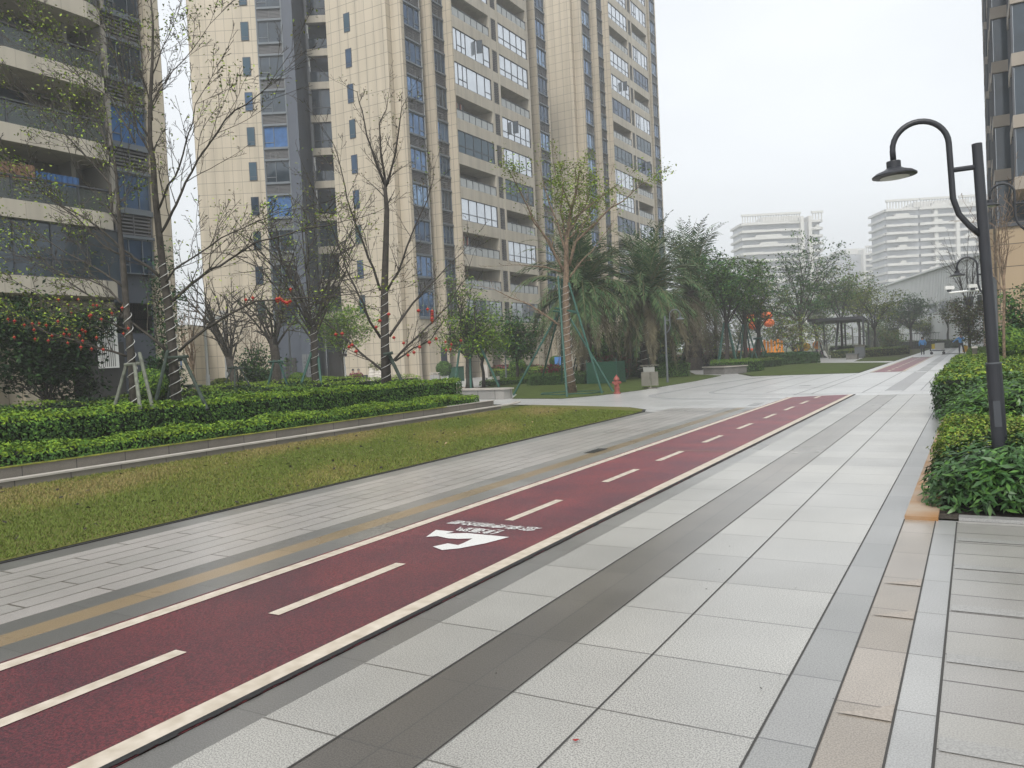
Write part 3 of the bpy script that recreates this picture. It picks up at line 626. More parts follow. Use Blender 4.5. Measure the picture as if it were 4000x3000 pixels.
            if k % 4 in (1, 2):
                window(T, X @ Matrix.Translation((0, 4.0, 0)), .3, 2.85, zb_+.63, zb_+ST-.01, m_glassd, m_frame, [('v', .3), ('v', .75), ('h', .3, 0, 1)], 'balcony_window')
            else:
                b = MB(); b.xf = X; b.box(.3, 2.85, 4.0, 4.05, zb_+.63, zb_+1.5, 0)
                for x in (.3, 1.1, 2.0, 2.8): b.box(x, x+.05, 3.96, 3.999, zb_+.63, zb_+1.55, 1)
                b.build('railing', [m_glassd, m_frame], T)
                b = MB(); b.xf = X; b.box(.22, .34, 3.92, 3.99, zb_+2.0, zb_+2.7, 0); b.build('balcony_lamp', m_white, T)
        # annex wall to the left, strip window, white louvred band, black entrance, plaques
        b = MB(); b.xf = X; b.box(-22, -8.71, -3.2, 4, 0, 5.2, 0); b.box(-22.2, -8.71, -3.3, 4.1, 5.2, 5.5, 1); b.build('annex', [m_creaml, m_creamb], T)
        b = MB(); b.xf = X; b.box(-11.3, -9.6, -3.24, -3.21, 2.0, 2.9, 0); b.build('annex_window', m_glassb, T)
        ledges(T, X, [(-2.3, -1.4, .2, .299, 0, 2.5), (.6, 2.9, 3.6, 5.39, 0, 2.9)], 'entrance', m_dark)
        for (x0, x1) in ((-.62, -.3), (-.26, .02)):
            pass
        ledges(T, X, [(-.8, -.45, -.05, -.003, .2, 2.75), (-.38, -.03, -.05, -.003, .2, 2.75)], 'name_board', nmat('board_grey', (.14, .15, .155), .6))
        for x0, s in ((-.735, '上德方正和之家'), (-.31, '惠德和合家之福')):
            for i, ch in enumerate(s):
                z = 2.5 - i*.33; P_ = lambda x, zz: tuple((Matrix.Translation(loc) @ X) @ Vector((x, -.056, zz)))
                o = lettering('board_letter', ch, [P_(x0, z-.21), P_(x0+.22, z-.21), P_(x0+.22, z), P_(x0, z)], m_frame)
                if o is not None: o.parent = T; o.matrix_parent_inverse = Matrix.Translation(loc).inverted()
    return T
T1 = tower('apartment_tower', 'cream panelled tower with slate blue window columns, nearer of the two seen in full', (-38.8, 52, 0), 13, True, ([1, 2, 4, 6, 9, 11], [1, 3, 7, 10]), 3)
T2 = tower('apartment_tower', 'cream tower behind the first one, its right edge standing against the white sky', (-38.8, 86.7, 0), 18, False, ([1, 3, 8, 12, 15], [1, 5, 6, 10, 13]), 5)

# near building on the left with wide balconies
def left_building():
    T = thing('apartment_building', 'dim beige block at the left edge with wide glass fronted balconies', 'apartment building', (-32.2, 22, 0))
    tops = [5.8 + 2.95*k for k in range(6)]
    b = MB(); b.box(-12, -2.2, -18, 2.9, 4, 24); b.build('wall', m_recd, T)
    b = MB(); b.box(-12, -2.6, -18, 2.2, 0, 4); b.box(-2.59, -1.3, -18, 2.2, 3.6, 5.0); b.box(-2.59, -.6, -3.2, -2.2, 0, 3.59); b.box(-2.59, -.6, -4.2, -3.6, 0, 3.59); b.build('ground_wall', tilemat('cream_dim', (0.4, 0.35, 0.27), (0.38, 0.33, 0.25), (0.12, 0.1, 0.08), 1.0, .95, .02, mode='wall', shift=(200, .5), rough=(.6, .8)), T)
    b = MB(); b.box(-2.2, -1.3, .35, 2.3, 0.2, 24, 0); b.build('slate_wall', m_slate, T)
    b = MB(); b.box(-1.9, -.5, 2.31, 3.0, 0, 24); b.build('pier', m_cream, T)
    b = MB(); b.box(-2.2, -.8, -1.4, .34, 0.0, 3.2); b.build('entrance', m_dark, T)
    for k, z in enumerate(tops):
        b = MB(); b.prism([(-2.2, -18), (0, -18), (0, -.9), (-.25, -.15), (-.8, .1), (-2.2, .1)], z-.7, z); b.build('balcony_slab', m_creamb, T)
        rot = Matrix.Rotation(R(90), 4, 'Z')
        if k == 0:
            b = MB(); b.xf = rot
            window(T, Matrix.Translation((-.15, 0, 0)) @ rot, -18, .05, z+.01, z+2.24, m_glassd, m_frame, [('v', i/12) for i in range(1, 12)] + [('h', .35, 9/12, 10/12), ('h', .35, 10/12, 11/12)], 'balcony_window')
        else:
            b = MB(); b.xf = Matrix.Translation((-.12, 0, 0)) @ rot
            b.box(-18, -.3, .03, .06, z+.03, z+.86, 0)
            for i in range(14): x = -.4 - i*1.35; b.box(x, x+.07, .0, .1, z, z+.93, 1)
            b.box(-18, -.3, -.02, .12, z+.93, z+1.0, 1); b.build('railing', [see_thru(nmat('rail_glass_dim', (.08, .1, .095), .08, metal=.2), .6), m_frame], T)
            for y0, y1, zz in ((-7.3, -4.6, 2.1), (-3.6, -2.6, 2.1), (-13, -9.6, 2.1)):
                b = MB(); b.box(-2.19, -2.1, y0, y1, z+.0, z+zz); b.build('balcony_door', m_glassd, T)
            b = MB(); b.box(-2.19, -1.2, -1.3, -1.1, z, z+2.25); b.build('side_wall', m_rec, T)
            b = MB(); b.box(-2.19, -.3, -10.2, -9.9, z+1.9, z+2.25); b.build('beam', m_rec, T); b = MB(); b.box(-2.19, -.05, -.15, -.05, z+.0, z+2.25, 0); b.build('end_wall', m_rec, T)
        zz = z + .15
        window(T, Matrix.Translation((-.9, 0, 0)) @ rot, .4, 2.25, zz+.35, zz+1.95, m_curtb if k == 2 else (m_glassb if k < 2 else m_glassd), m_frameg, [('v', .33), ('v', .7), ('h', .25, 0, .33)])
        louvre(T, Matrix.Translation((-.9, 0, 0)) @ rot, .4, 2.25, zz+2.1, zz+3.05, n=6)
        ledges(T, Matrix.Translation((-.9, 0, 0)) @ rot, [(.4, 2.28, -.08, 0, zz+1.96, zz+2.09), (.4, 2.28, -.08, 0, zz+3.06, zz+3.28)])
    def drape(name, y0, y1, z0, z1, mat, x):
        b = MB(); n = 26
        for i in range(n):
            ya, yb = y0+(y1-y0)*i/n, y0+(y1-y0)*(i+1)/n; xa, xb = x + .04*math.sin(i*1.9), x+.04*math.sin((i+1)*1.9)
            b.face([(xa, ya, z0), (xb, yb, z0), (xb, yb, z1), (xa, ya, z1)])
            b.face([(xa-.02, ya, z0), (xa-.02, ya, z1), (xb-.02, yb, z1), (xb-.02, yb, z0)])
        b.build(name, mat, T)
    drape('curtain', -5.1, -3.3, tops[1]+.1, tops[1]+1.55, m_curto, -.4); drape('curtain', -3.3, -1.5, tops[1]+.15, tops[1]+1.35, m_curtb, -.35)
    # white slatted gate panel by the entrance
    g0, g1, gz0, gz1 = -.95, .0, 2.05, 4.3
    b = MB(); b.box(-.75, -.7, g0, g0+.1, gz0, gz1, 0); b.box(-.75, -.7, g1-.1, g1, gz0, gz1, 0); b.box(-.75, -.7, g0+.1, g1-.1, gz1-.08, gz1, 0); b.box(-.75, -.7, g0+.1, g1-.1, gz0, gz0+.06, 0)
    for i in range(8): y = g0+.14+i*.095; b.box(-.745, -.71, y, y+.045, gz0+.06, gz1-.08, 0)
    b.box(-.86, -.82, g0, g1, gz0, gz1, 1)
    b.build('slatted_gate', [m_white, m_frame], T)
left_building()

# building on the right, along the path
def right_building():
    X0 = .72
    T = thing('apartment_building', 'brown stone podium at the right edge with stacked projecting bay windows above', 'apartment building', (X0, 46.7, 0))
    m_tan = tilemat('tan_stone', (0.36, 0.27, 0.17), (0.34, 0.25, 0.155), (0.1, 0.075, 0.05), 1.6, 1.1, .022, mode='wall', shift=(201.2, .6), rough=(.55, .75), blotch=.06)
    m_taupe = nmat('taupe_band', (0.3, 0.26, 0.215), .7, nscale=.6, namt=.08)
    b = MB(); b.prism([(.35, 0), (14, 0), (14, 50), (0, 50), (0, .5)], 0, 6.85); b.box(.3, 14, -.12, .0, 6.85, 7.0, 1); b.build('podium', [m_tan, m_frame], T)
    b = MB(); b.box(3.2, 14, 1.5, 50, 6.86, 62); b.build('core_wall', m_taupe, T)
    rot = Matrix.Rotation(R(-90), 4, 'Z')
    def bay(x0, y0, y1, zb, n, st=3.0, cap=.62):
        for k in range(n):
            z = zb + k*st
            B = thing('bay', None, None); B.parent = T
            b = MB(); b.box(x0, 3.19, y0, y1, z, z+cap); b.build('bay_slab', m_taupe, B)
            b = MB(); 
            b.box(x0+.12, 3.18, y0+.15, y0+.19, z+cap+.001, z+st-.001, 0); b.box(x0+.1, x0+.14, y0+.2, y1-.2, z+cap+.001, z+st-.001, 1)
            b.build('bay_glass', [m_glassd, m_glassw], B)
            ledges(B, None, [(x, x+.08, y0+.05, y0+.14, z+cap+.002, z+st-.002) for x in (x0+.02, (x0+3.2)/2, 3.1)] + [(x0+.01, x0+.09, y, y+.09, z+cap+.002, z+st-.002) for y in (y0+.2, (y0+y1)/2, y1-.2)], 'mullion', m_frame)
    bay(1.15, .2, 4.2, 8.3+.35, 6); bay(.45, 6.5, 10.5, 7.2, 9); bay(1.1, 12.5, 17, 8.6, 11); bay(.6, 19.5, 24.5, 7.2, 14); bay(.9, 27.5, 33, 8.4, 16); bay(.6, 36, 43, 7.2, 17)
    return T
right_building()

# hazy towers far behind
m_fw = nmat('far_white', (0.6, 0.59, 0.56), .8); m_fg = nmat('far_glass', (0.36, 0.37, 0.39), .3, nscale=.12, namt=.25, metal=.2)  # glass lightened so its colour carries part of the haze
def wavy_tower(label, c, ang, wd, dp, nf, st, blocks, seed):
    random.seed(seed)
    T = thing('far_tower', label, 'high-rise', c, ang, 'hazy white-banded towers on the skyline')
    b = MB(); b.box(-wd/2+1.4, wd/2-1.4, 1.5, dp, 0, nf*st, 0); b.build('glass_body', m_fg, T)
    for (u0, u1, piers) in blocks:
        for x in piers: 
            bb = MB(); bb.box(x-.7, x+.7, -.6, dp+.5, 0, nf*st+2.2); bb.build('white_pier', m_fw, T)
    for k in range(1, nf+1):
        bb = MB(); z = k*st
        for (u0, u1, piers) in blocks:
            n = 28; ph = random.uniform(0, 6); lift = random.random() < .5
            a, c2 = random.uniform(.2, .45), random.uniform(.5, .8)
            for i in range(n):
                def f(t): return -.2 - 1.5*math.sin(math.pi*min(1, t*1.15)) - .4*math.sin(t*9+1)
                def g(t): return z + (.9 if a < t < c2 else 0) * (1 if lift else -.2)
                t0, t1 = i/n, (i+1)/n; xa, xb = u0+(u1-u0)*t0, u0+(u1-u0)*t1
                za, zb2 = g(t0), g(t1)
                i8 = [(xa, f(t0), z-.6), (xb, f(t1), z-.6), (xb, f(t1), zb2+.45), (xa, f(t0), za+.45)]
                bb.face(i8); bb.face([(xa, f(t0), za+.45), (xb, f(t1), zb2+.45), (xb, 1.6, zb2+.45), (xa, 1.6, za+.45)]); bb.face([(xa, 1.6, z-.6), (xb, 1.6, z-.6), (xb, f(t1), z-.6), (xa, f(t0), z-.6)])
        bb.box(-wd/2+.2, -wd/2+1.39, 1.0, dp+.3, z-.5, z+.45); bb.box(wd/2-1.39, wd/2-.2, 1.0, dp+.3, z-.5, z+.45)
        bb.build('balcony_band', m_fw, T)
    bb = MB(); z = nf*st
    for (u0, u1, piers) in blocks:
        n = int((u1-u0)/1.1)
        for i in range(n): x = u0+(u1-u0)*(i+.5)/n; bb.box(x-.18, x+.18, -.9, -.5, z+.46, z+3.2)
        bb.box(u0, u1, -1.3, -.2, z+3.2, z+4.1)
    bb.box(-wd*.2, wd*.25, 4, dp-2, z+.46, z+3.4)
    bb.build('roof_pergola', m_fw, T)
    return T
def at_dir(px, d):
    p = D(px, 1350, d); return (p.x, p.y, 0)
wavy_tower('hazy white banded tower rising directly above the trees, left of the other two', at_dir(3072, 345), R(30), 36, 16, 17, 3.15, [(-17.5, 8, [8.6]), (12.5, 17.5, [12.0])], 1)
wavy_tower('broadest hazy tower of wavy white balconies behind the corrugated hall', at_dir(3700, 330), R(26), 47, 18, 17, 3.2, [(-23, -10, []), (-9.5, 5, [5.5, -3]), (6, 16, [16.6])], 2)
wavy_tower('lowest and faintest hazy tower between the two taller ones', at_dir(3370, 420), R(40), 24, 22, 15, 3.1, [(3, 11, [2.4])], 4)

# corrugated white hall
def hall():
    a, c = D(3350, 1300, 168), D(3780, 1300, 100)
    a.z = c.z = 0; d = (c - a); L_ = d.length; ang = math.atan2(d.y, d.x)
    T = thing('corrugated_hall', 'long white ribbed metal hall with a high window strip beyond the path end', 'industrial hall', a, ang)
    m = nmat('ribbed_white', (0.8, 0.81, 0.8), .5, nscale=.2, namt=.05)
    b = MB(); b.box(0, L_+30, .12, 18, 0, 10.9, 0)
    x = 0
    while x < L_: b.box(x, x+.35, 0, .12, 0 if False else 6.4, 10.9, 0); x += .75
    b.build('hall_wall', m, T)
    b = MB(); b.box(-.3, L_+30, -.3, 18.3, 10.9, 11.15); b.build('hall_roof', m, T)
    for x in np.arange(6, L_+4, 5.2):
        b = MB(); b.box(x, x+random.choice([3.6, 1.3, 2.6]), .05, .119, 5.0, 6.3); b.build('hall_window', m_glassd, T)
hall()
# low fence and wall at the far end of the path
m_bar = nmat('fence_bar', (0.12, 0.13, 0.12), .6)
p = D(3300, 1330, 118); t = thing('boundary_fence', 'dark metal bar fence closing the far end of the path', 'fence', (p.x, p.y, 0))
b = MB(); n = 150
for i in range(n): b.box(i*.2, i*.2+.05, 0, .05, 0, 2.1)
b.build('bar', m_bar, t, None); t.children  # bars stay one panel mesh
b = MB(); b.box(0, n*.2, -.02, .07, 2.1, 2.18); b.box(0, n*.2, -.02, .07, .2, .28); b.build('rail', m_bar, t)

# ------------------------------------------------------------------ hedges and shrubs
def box_surface(n, x0, x1, y0, y1, z0, z1, topbias=.45):
    """points on top and the four sides, with outward normals"""
    P = []; N = []
    ax, ay = x1-x0, y1-y0; h = z1-z0
    areas = np.array([ax*ay*topbias*2.2, ay*h, ay*h, ax*h, ax*h]); areas = areas/areas.sum(); ks = rng.multinomial(n, areas)
    def U(a, c, k): return rng.uniform(a, c, k)
    k = ks[0]; P.append(np.c_[U(x0, x1, k), U(y0, y1, k), np.full(k, z1) + rng.normal(0, .025, k)]); N.append(np.tile([0, 0, 1.], (k, 1)))
    for k, (fx, nx) in ((ks[1], (x0, -1)), (ks[2], (x1, 1))): P.append(np.c_[np.full(k, fx) + rng.normal(0, .03, k), U(y0, y1, k), U(z0, z1, k)]); N.append(np.tile([nx, 0, .4], (k, 1)))
    for k, (fy, ny) in ((ks[3], (y0, -1)), (ks[4], (y1, 1))): P.append(np.c_[U(x0, x1, k), np.full(k, fy) + rng.normal(0, .03, k), U(z0, z1, k)]); N.append(np.tile([0, ny, .4], (k, 1)))
    return np.vstack(P), np.vstack(N)
def hedge(label, x0, x1, y0, y1, z0, z1, n, size, top, side, rz=0, loc=None, aspect=.5, wob=.06, group=None, stems=0, cat='hedge', name='hedge'):
    cx, cy = (x0+x1)/2, (y0+y1)/2; hx, hy = (x1-x0)/2, (y1-y0)/2
    H_ = thing(name, label, cat, (cx, cy, z0), rz, group)
    h = z1-z0
    b = MB(); b.box(-hx+.12, hx-.12, -hy+.1, hy-.1, h*(.32 if stems else .02), h-.1, 0)
    for i in range(stems):
        x, y = random.uniform(-hx+.1, hx-.05), random.uniform(-hy, hy); b.tube([(x, y, 0), (x+random.uniform(-.05, .05), y+random.uniform(-.05, .05), h*.6)], .009, 4, 1)
    b.build('hedge_core', [m_core, bark_d], H_)
    P, N = box_surface(n, -hx, hx, -hy, hy, (.15*h if stems else .03), h)
    w_ = wob*(np.sin(P[:, 1]*2.1 + P[:, 0]) + np.sin(P[:, 1]*5.3+2) * .5); P[:, 2] += w_ * (P[:, 2]/h)
    P[:, 0] += wob*.7*np.sin(P[:, 1]*3.1+P[:, 2]*4)
    # keep the corners rounded
    cl = (np.abs(P[:, 0]) > hx-.08) & (P[:, 2] > h-.07); P[cl, 0] *= .95
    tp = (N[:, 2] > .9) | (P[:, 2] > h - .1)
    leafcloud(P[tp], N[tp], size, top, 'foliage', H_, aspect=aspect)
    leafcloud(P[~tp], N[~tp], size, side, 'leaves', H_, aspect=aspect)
    return H_
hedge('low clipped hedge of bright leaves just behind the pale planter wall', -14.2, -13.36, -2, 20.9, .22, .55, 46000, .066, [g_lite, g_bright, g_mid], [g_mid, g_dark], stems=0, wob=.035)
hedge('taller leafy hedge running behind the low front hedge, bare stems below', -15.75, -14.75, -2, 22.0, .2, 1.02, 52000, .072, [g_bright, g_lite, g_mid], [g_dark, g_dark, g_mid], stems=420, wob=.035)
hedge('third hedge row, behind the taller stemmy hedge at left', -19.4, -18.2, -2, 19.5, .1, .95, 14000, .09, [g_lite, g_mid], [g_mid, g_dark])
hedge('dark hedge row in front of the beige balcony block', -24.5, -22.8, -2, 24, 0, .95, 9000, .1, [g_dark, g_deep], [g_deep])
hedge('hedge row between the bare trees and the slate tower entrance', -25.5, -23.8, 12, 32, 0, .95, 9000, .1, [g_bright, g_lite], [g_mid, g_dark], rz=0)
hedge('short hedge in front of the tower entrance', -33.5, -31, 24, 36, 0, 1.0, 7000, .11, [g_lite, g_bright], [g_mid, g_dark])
def at(px, py, z=0): return G(px, py, z)
def hedge_px(label, pa, pb, depth_w, h, n, size, top, side, **k):
    a, c = at(*pa), at(*pb); d = c - a; L_ = d.length; ang = math.atan2(d.y, d.x); nrm = Vector((-d.y, d.x, 0)).normalized()
    if nrm.y < 0: nrm = -nrm
    m_ = (a+c)/2 + nrm*depth_w/2
    return hedge(label, m_.x-L_/2, m_.x+L_/2, m_.y-depth_w/2, m_.y+depth_w/2, 0, h, n, size, top, side, rz=ang, **k)
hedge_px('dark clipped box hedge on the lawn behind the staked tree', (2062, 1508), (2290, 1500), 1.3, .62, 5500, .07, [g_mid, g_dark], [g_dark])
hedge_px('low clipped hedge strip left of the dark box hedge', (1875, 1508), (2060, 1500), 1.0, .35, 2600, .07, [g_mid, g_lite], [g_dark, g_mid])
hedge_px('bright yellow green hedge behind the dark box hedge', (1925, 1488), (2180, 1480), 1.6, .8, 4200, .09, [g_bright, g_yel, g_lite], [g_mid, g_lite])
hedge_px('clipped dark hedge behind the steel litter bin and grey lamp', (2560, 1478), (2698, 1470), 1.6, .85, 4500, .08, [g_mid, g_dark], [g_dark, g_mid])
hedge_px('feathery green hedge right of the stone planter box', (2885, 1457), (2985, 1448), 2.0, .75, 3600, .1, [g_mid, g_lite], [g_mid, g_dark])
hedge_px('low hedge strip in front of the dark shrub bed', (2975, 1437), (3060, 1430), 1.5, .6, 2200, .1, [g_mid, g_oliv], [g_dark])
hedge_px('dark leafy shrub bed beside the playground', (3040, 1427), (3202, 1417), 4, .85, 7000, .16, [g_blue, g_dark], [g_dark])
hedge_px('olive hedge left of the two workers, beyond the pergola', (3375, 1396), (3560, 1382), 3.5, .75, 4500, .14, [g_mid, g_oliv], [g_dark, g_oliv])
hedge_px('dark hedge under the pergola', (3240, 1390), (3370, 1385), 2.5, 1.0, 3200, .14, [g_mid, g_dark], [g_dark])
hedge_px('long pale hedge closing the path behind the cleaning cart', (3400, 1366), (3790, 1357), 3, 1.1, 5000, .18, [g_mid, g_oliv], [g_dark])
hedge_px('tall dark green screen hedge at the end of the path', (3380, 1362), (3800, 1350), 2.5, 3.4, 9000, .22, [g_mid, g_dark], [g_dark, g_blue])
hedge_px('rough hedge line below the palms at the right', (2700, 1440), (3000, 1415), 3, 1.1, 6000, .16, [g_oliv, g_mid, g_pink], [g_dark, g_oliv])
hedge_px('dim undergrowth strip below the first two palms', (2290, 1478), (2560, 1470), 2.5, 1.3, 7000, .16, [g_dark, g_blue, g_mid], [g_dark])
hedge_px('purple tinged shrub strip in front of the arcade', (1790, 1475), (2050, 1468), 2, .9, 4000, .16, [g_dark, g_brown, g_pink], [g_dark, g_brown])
# right-hand planting beside the path
hedge('box hedge beside the path with the olive bollards, beyond the crossing', -.45, 3.6, 50.3, 72, 0, .62, 9000, .12, [g_mid, g_lite], [g_dark])
def mound(label, poly_c, rx, ry, h, n, size, mats, aspect=.3, name='shrub_bed', weights=None, cat='shrub', rz=0, squash=3.0, dirz=.9, side=None, base=0.0):
    T = thing(name, label, cat, (poly_c[0], poly_c[1], base), rz)
    b = MB(); b.lathe([(.75, .02), (.84, h*.35), (.8, h*.62), (.62, h*.8), (.02, h*.86)], 0, 0, 20, 0, rx, ry); b.build('shrub_core', m_core, T)
    # superellipse shell, points scattered through the outer quarter
    th = rng.uniform(0, 2*math.pi, n); ph = np.arccos(rng.uniform(0, 1, n)); rr = rng.uniform(.8, 1.02, n)
    e = 2/squash; sg = lambda v, p: np.sign(v)*np.abs(v)**p
    x = rx*sg(np.cos(th), e)*sg(np.sin(ph), e); y = ry*sg(np.sin(th), e)*sg(np.sin(ph), e); z = h*sg(np.cos(ph), e)
    P = np.c_[x, y, z]*rr[:, None]; P[:, 2] = np.maximum(P[:, 2], .04*h) + .05*h*np.sin(3*x/rx+2)+.05*h*np.sin(5*y/ry)
    N = np.c_[x/rx**2, y/ry**2, z/h**2*1.2]; N /= np.linalg.norm(N, axis=1)[:, None]; Dr = np.c_[N[:, 0], N[:, 1], np.full(n, dirz)]
    leafcloud(P, N + [0, 0, .5], size, mats, 'foliage', T, aspect=aspect, direction=Dr, weights=weights)
    return T
mound('glossy dark shrub with long pointed leaves at the near corner of the bed', (.62, 8.95), 1.12, .78, .62, 5600, .12, [g_gloss, g_gloss, g_gloss2], aspect=.27, dirz=.5)
mound('glossy long leaved shrub crowding the foot of the near lamp post', (1.45, 8.9), .9, .9, .95, 4200, .14, [g_gloss, g_gloss2, g_gloss], aspect=.27, dirz=.5)
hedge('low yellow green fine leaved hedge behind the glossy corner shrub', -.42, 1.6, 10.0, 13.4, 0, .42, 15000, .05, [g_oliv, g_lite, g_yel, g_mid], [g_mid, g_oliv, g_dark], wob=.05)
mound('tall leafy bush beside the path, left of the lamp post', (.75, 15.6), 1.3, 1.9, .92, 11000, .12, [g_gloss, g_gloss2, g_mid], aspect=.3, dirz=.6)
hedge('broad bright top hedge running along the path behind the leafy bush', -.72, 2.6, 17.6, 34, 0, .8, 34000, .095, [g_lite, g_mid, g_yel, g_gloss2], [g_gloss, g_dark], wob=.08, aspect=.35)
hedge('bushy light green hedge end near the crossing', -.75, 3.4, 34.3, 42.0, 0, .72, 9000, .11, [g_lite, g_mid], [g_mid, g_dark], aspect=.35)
mound('light green shrub sticking in at the right frame edge', (2.6, 21.5), .7, .9, 1.75, 3800, .14, [g_bright, g_lite, g_mid], aspect=.4)
sheet('bed_soil', [(-.33, 8.07), (6, 8.1), (6, 43.2), (-.62, 43.2), (-.62, 17), (-.35, 14)], .01, m_soil)
b = MB(); b.box(-.6, -.33, 8.0, 43.0, -.02, .035); 
m_rust = nmat('rust_stained_slab', (0.36, 0.29, 0.22), .6, nscale=2.2, col2=(0.3, 0.155, 0.055), detail=8)
tag(b.build('edging_slab', m_rust), 'rust stained sandstone edging strip along the right flower bed', 'edging slab')
b = MB(); b.box(-.17, 6, 8.06, 8.2, 0, .03); b.build('edging_slab', m_whiteb); tag(C.objects[-1], 'pale granite edging strip in front of the glossy corner shrub', 'edging slab')

def ball_shrub(label, px, py, r_px, mats, sz=1.0, n=2600, size=.1, depth=None, trunk=True, cat='clipped shrub'):
    d = depth; p = D(px, py, d); r = r_px/F*d
    T = thing('ball_shrub', label, cat, (p.x, p.y, 0))
    zc = p.z
    b = MB(); b.ball((0, 0, zc), r*.9, 0, 14, 8, sz); b.build('shrub_core', m_core, T)
    if trunk and zc - r*sz > .1:
        b = MB(); b.tube([(0, 0, 0), (.02, .01, zc)], r*.09+.02, 6); b.build('trunk', bark_d, T)
    u = rng.normal(0, 1, (n, 3)); u /= np.linalg.norm(u, axis=1)[:, None]; P = u*r*rng.uniform(.9, 1.04, n)[:, None]; P[:, 2] = P[:, 2]*sz + zc
    P = P[P[:, 2] > .02]; N = (P - [0, 0, zc])/r
    leafcloud(P, N, size, mats, 'foliage', T, aspect=.5)
ball_shrub('rounded green topiary beside the leftmost staked trunk', 590, 1500, 62, [g_mid, g_lite, g_dark], .95, 3000, .09, depth=24)
ball_shrub('yellowish dome shrub beside the white camera pole', 868, 1515, 50, [g_yel, g_oliv, g_mid], .75, 2200, .12, depth=44)
ball_shrub('green dome shrub left of the thick leaning trunk', 1025, 1490, 38, [g_mid, g_lite], .9, 2200, .12, depth=47)
ball_shrub('clipped ball shrub by the slate entrance', 1163, 1485, 36, [g_lite, g_mid], .85, 2200, .12, depth=50)
ball_shrub('ball shrub behind the navy totem sign', 1735, 1440, 32, [g_mid, g_dark], .95, 2200, .12, depth=62)
ball_shrub('dark ball shrub below the round evergreen tree', 2022, 1432, 34, [g_dark, g_mid, g_lite], .85, 2200, .12, depth=55)
ball_shrub('small ball shrub against the arcade wall behind the staked tree', 2172, 1412, 26, [g_dark, g_mid], .85, 1800, .12, depth=60)
ball_shrub('dense rounded hedge ball near the right frame edge', 3950, 1340, 56, [g_mid, g_lite, g_dark], 1.05, 5000, .1, depth=26)
def spiky(label, px, py, wpx, hpx, d, mats, n):
    p = G(px, py); p = D(px, py, d); T = thing('spiky_plant', label, 'ornamental plant', (p.x, p.y, 0)); b = MB(); b.tube([(0, 0, 0), (0, 0, .3)], .03, 5); b.build('stem', bark_d, T)
    w_ = wpx/F*d; h = hpx/F*d; P = np.c_[rng.normal(0, w_*.26, n), rng.normal(0, .3, n), rng.uniform(.15, 1, n)*h]
    leafcloud(P, rng.normal(0, 1, (n, 3)), .3, mats, 'foliage', T, aspect=.2, direction=np.c_[P[:, 0], P[:, 1], np.full(n, .5)])
spiky('magenta cordyline clump against the arcade, left of the staked tree', 2160, 1470, 100, 62, 52, [g_pink, g_pink, g_dark], 420)
spiky('magenta cordyline clump behind the green mesh tree guard', 2395, 1475, 150, 95, 48, [g_pink, g_brown, g_dark], 700)

# ------------------------------------------------------------------ trees
def rot_about(v, axis, a): return Quaternion(axis, a) @ v
def sub(b, p, d, L_, r, lvl, ends, up=.25, rnd=random, spread=.6, kids=5, mi=0):
    """a wandering, tapering twig with side twigs; ends collects tips for the leaves"""
    n = max(2, int(L_/.22)) if lvl > 0 else 3; n = min(n, 9); pts = [Vector(p)]; rad = [r]; dd = Vector(d).normalized()
    for i in range(n):
        dd = (dd + Vector((rnd.gauss(0, .1), rnd.gauss(0, .1), rnd.gauss(0, .06) + up*.12))).normalized()
        pts.append(pts[-1] + dd * L_/n); rad.append(max(.0055, r*(1-.8*(i+1)/n)))
    b.tube(pts, rad, 3 if r < .03 else 5, mi, cap=False)
    ends.append((pts[-1], dd)); 
    if lvl <= 0: ends.append((pts[len(pts)//2], dd)); return
    for k in range(kids):
        t = .2 + .75*(k+rnd.random())/kids; i = min(int(t*n), n-1); q_ = pts[i].lerp(pts[i+1], t*n-i)
        ax = dd.cross(Vector((rnd.gauss(0, 1), rnd.gauss(0, 1), rnd.gauss(0, 1)))).normalized()
        nd = rot_about(dd, ax, rnd.uniform(.6, 1.2)*spread); nd.z += up*.3
        sub(b, q_, nd, L_*(1-t*.55)*rnd.uniform(.3, .55), max(.004, rad[i]*.55), lvl-1, ends, up, rnd, spread, max(2, kids-1), mi)
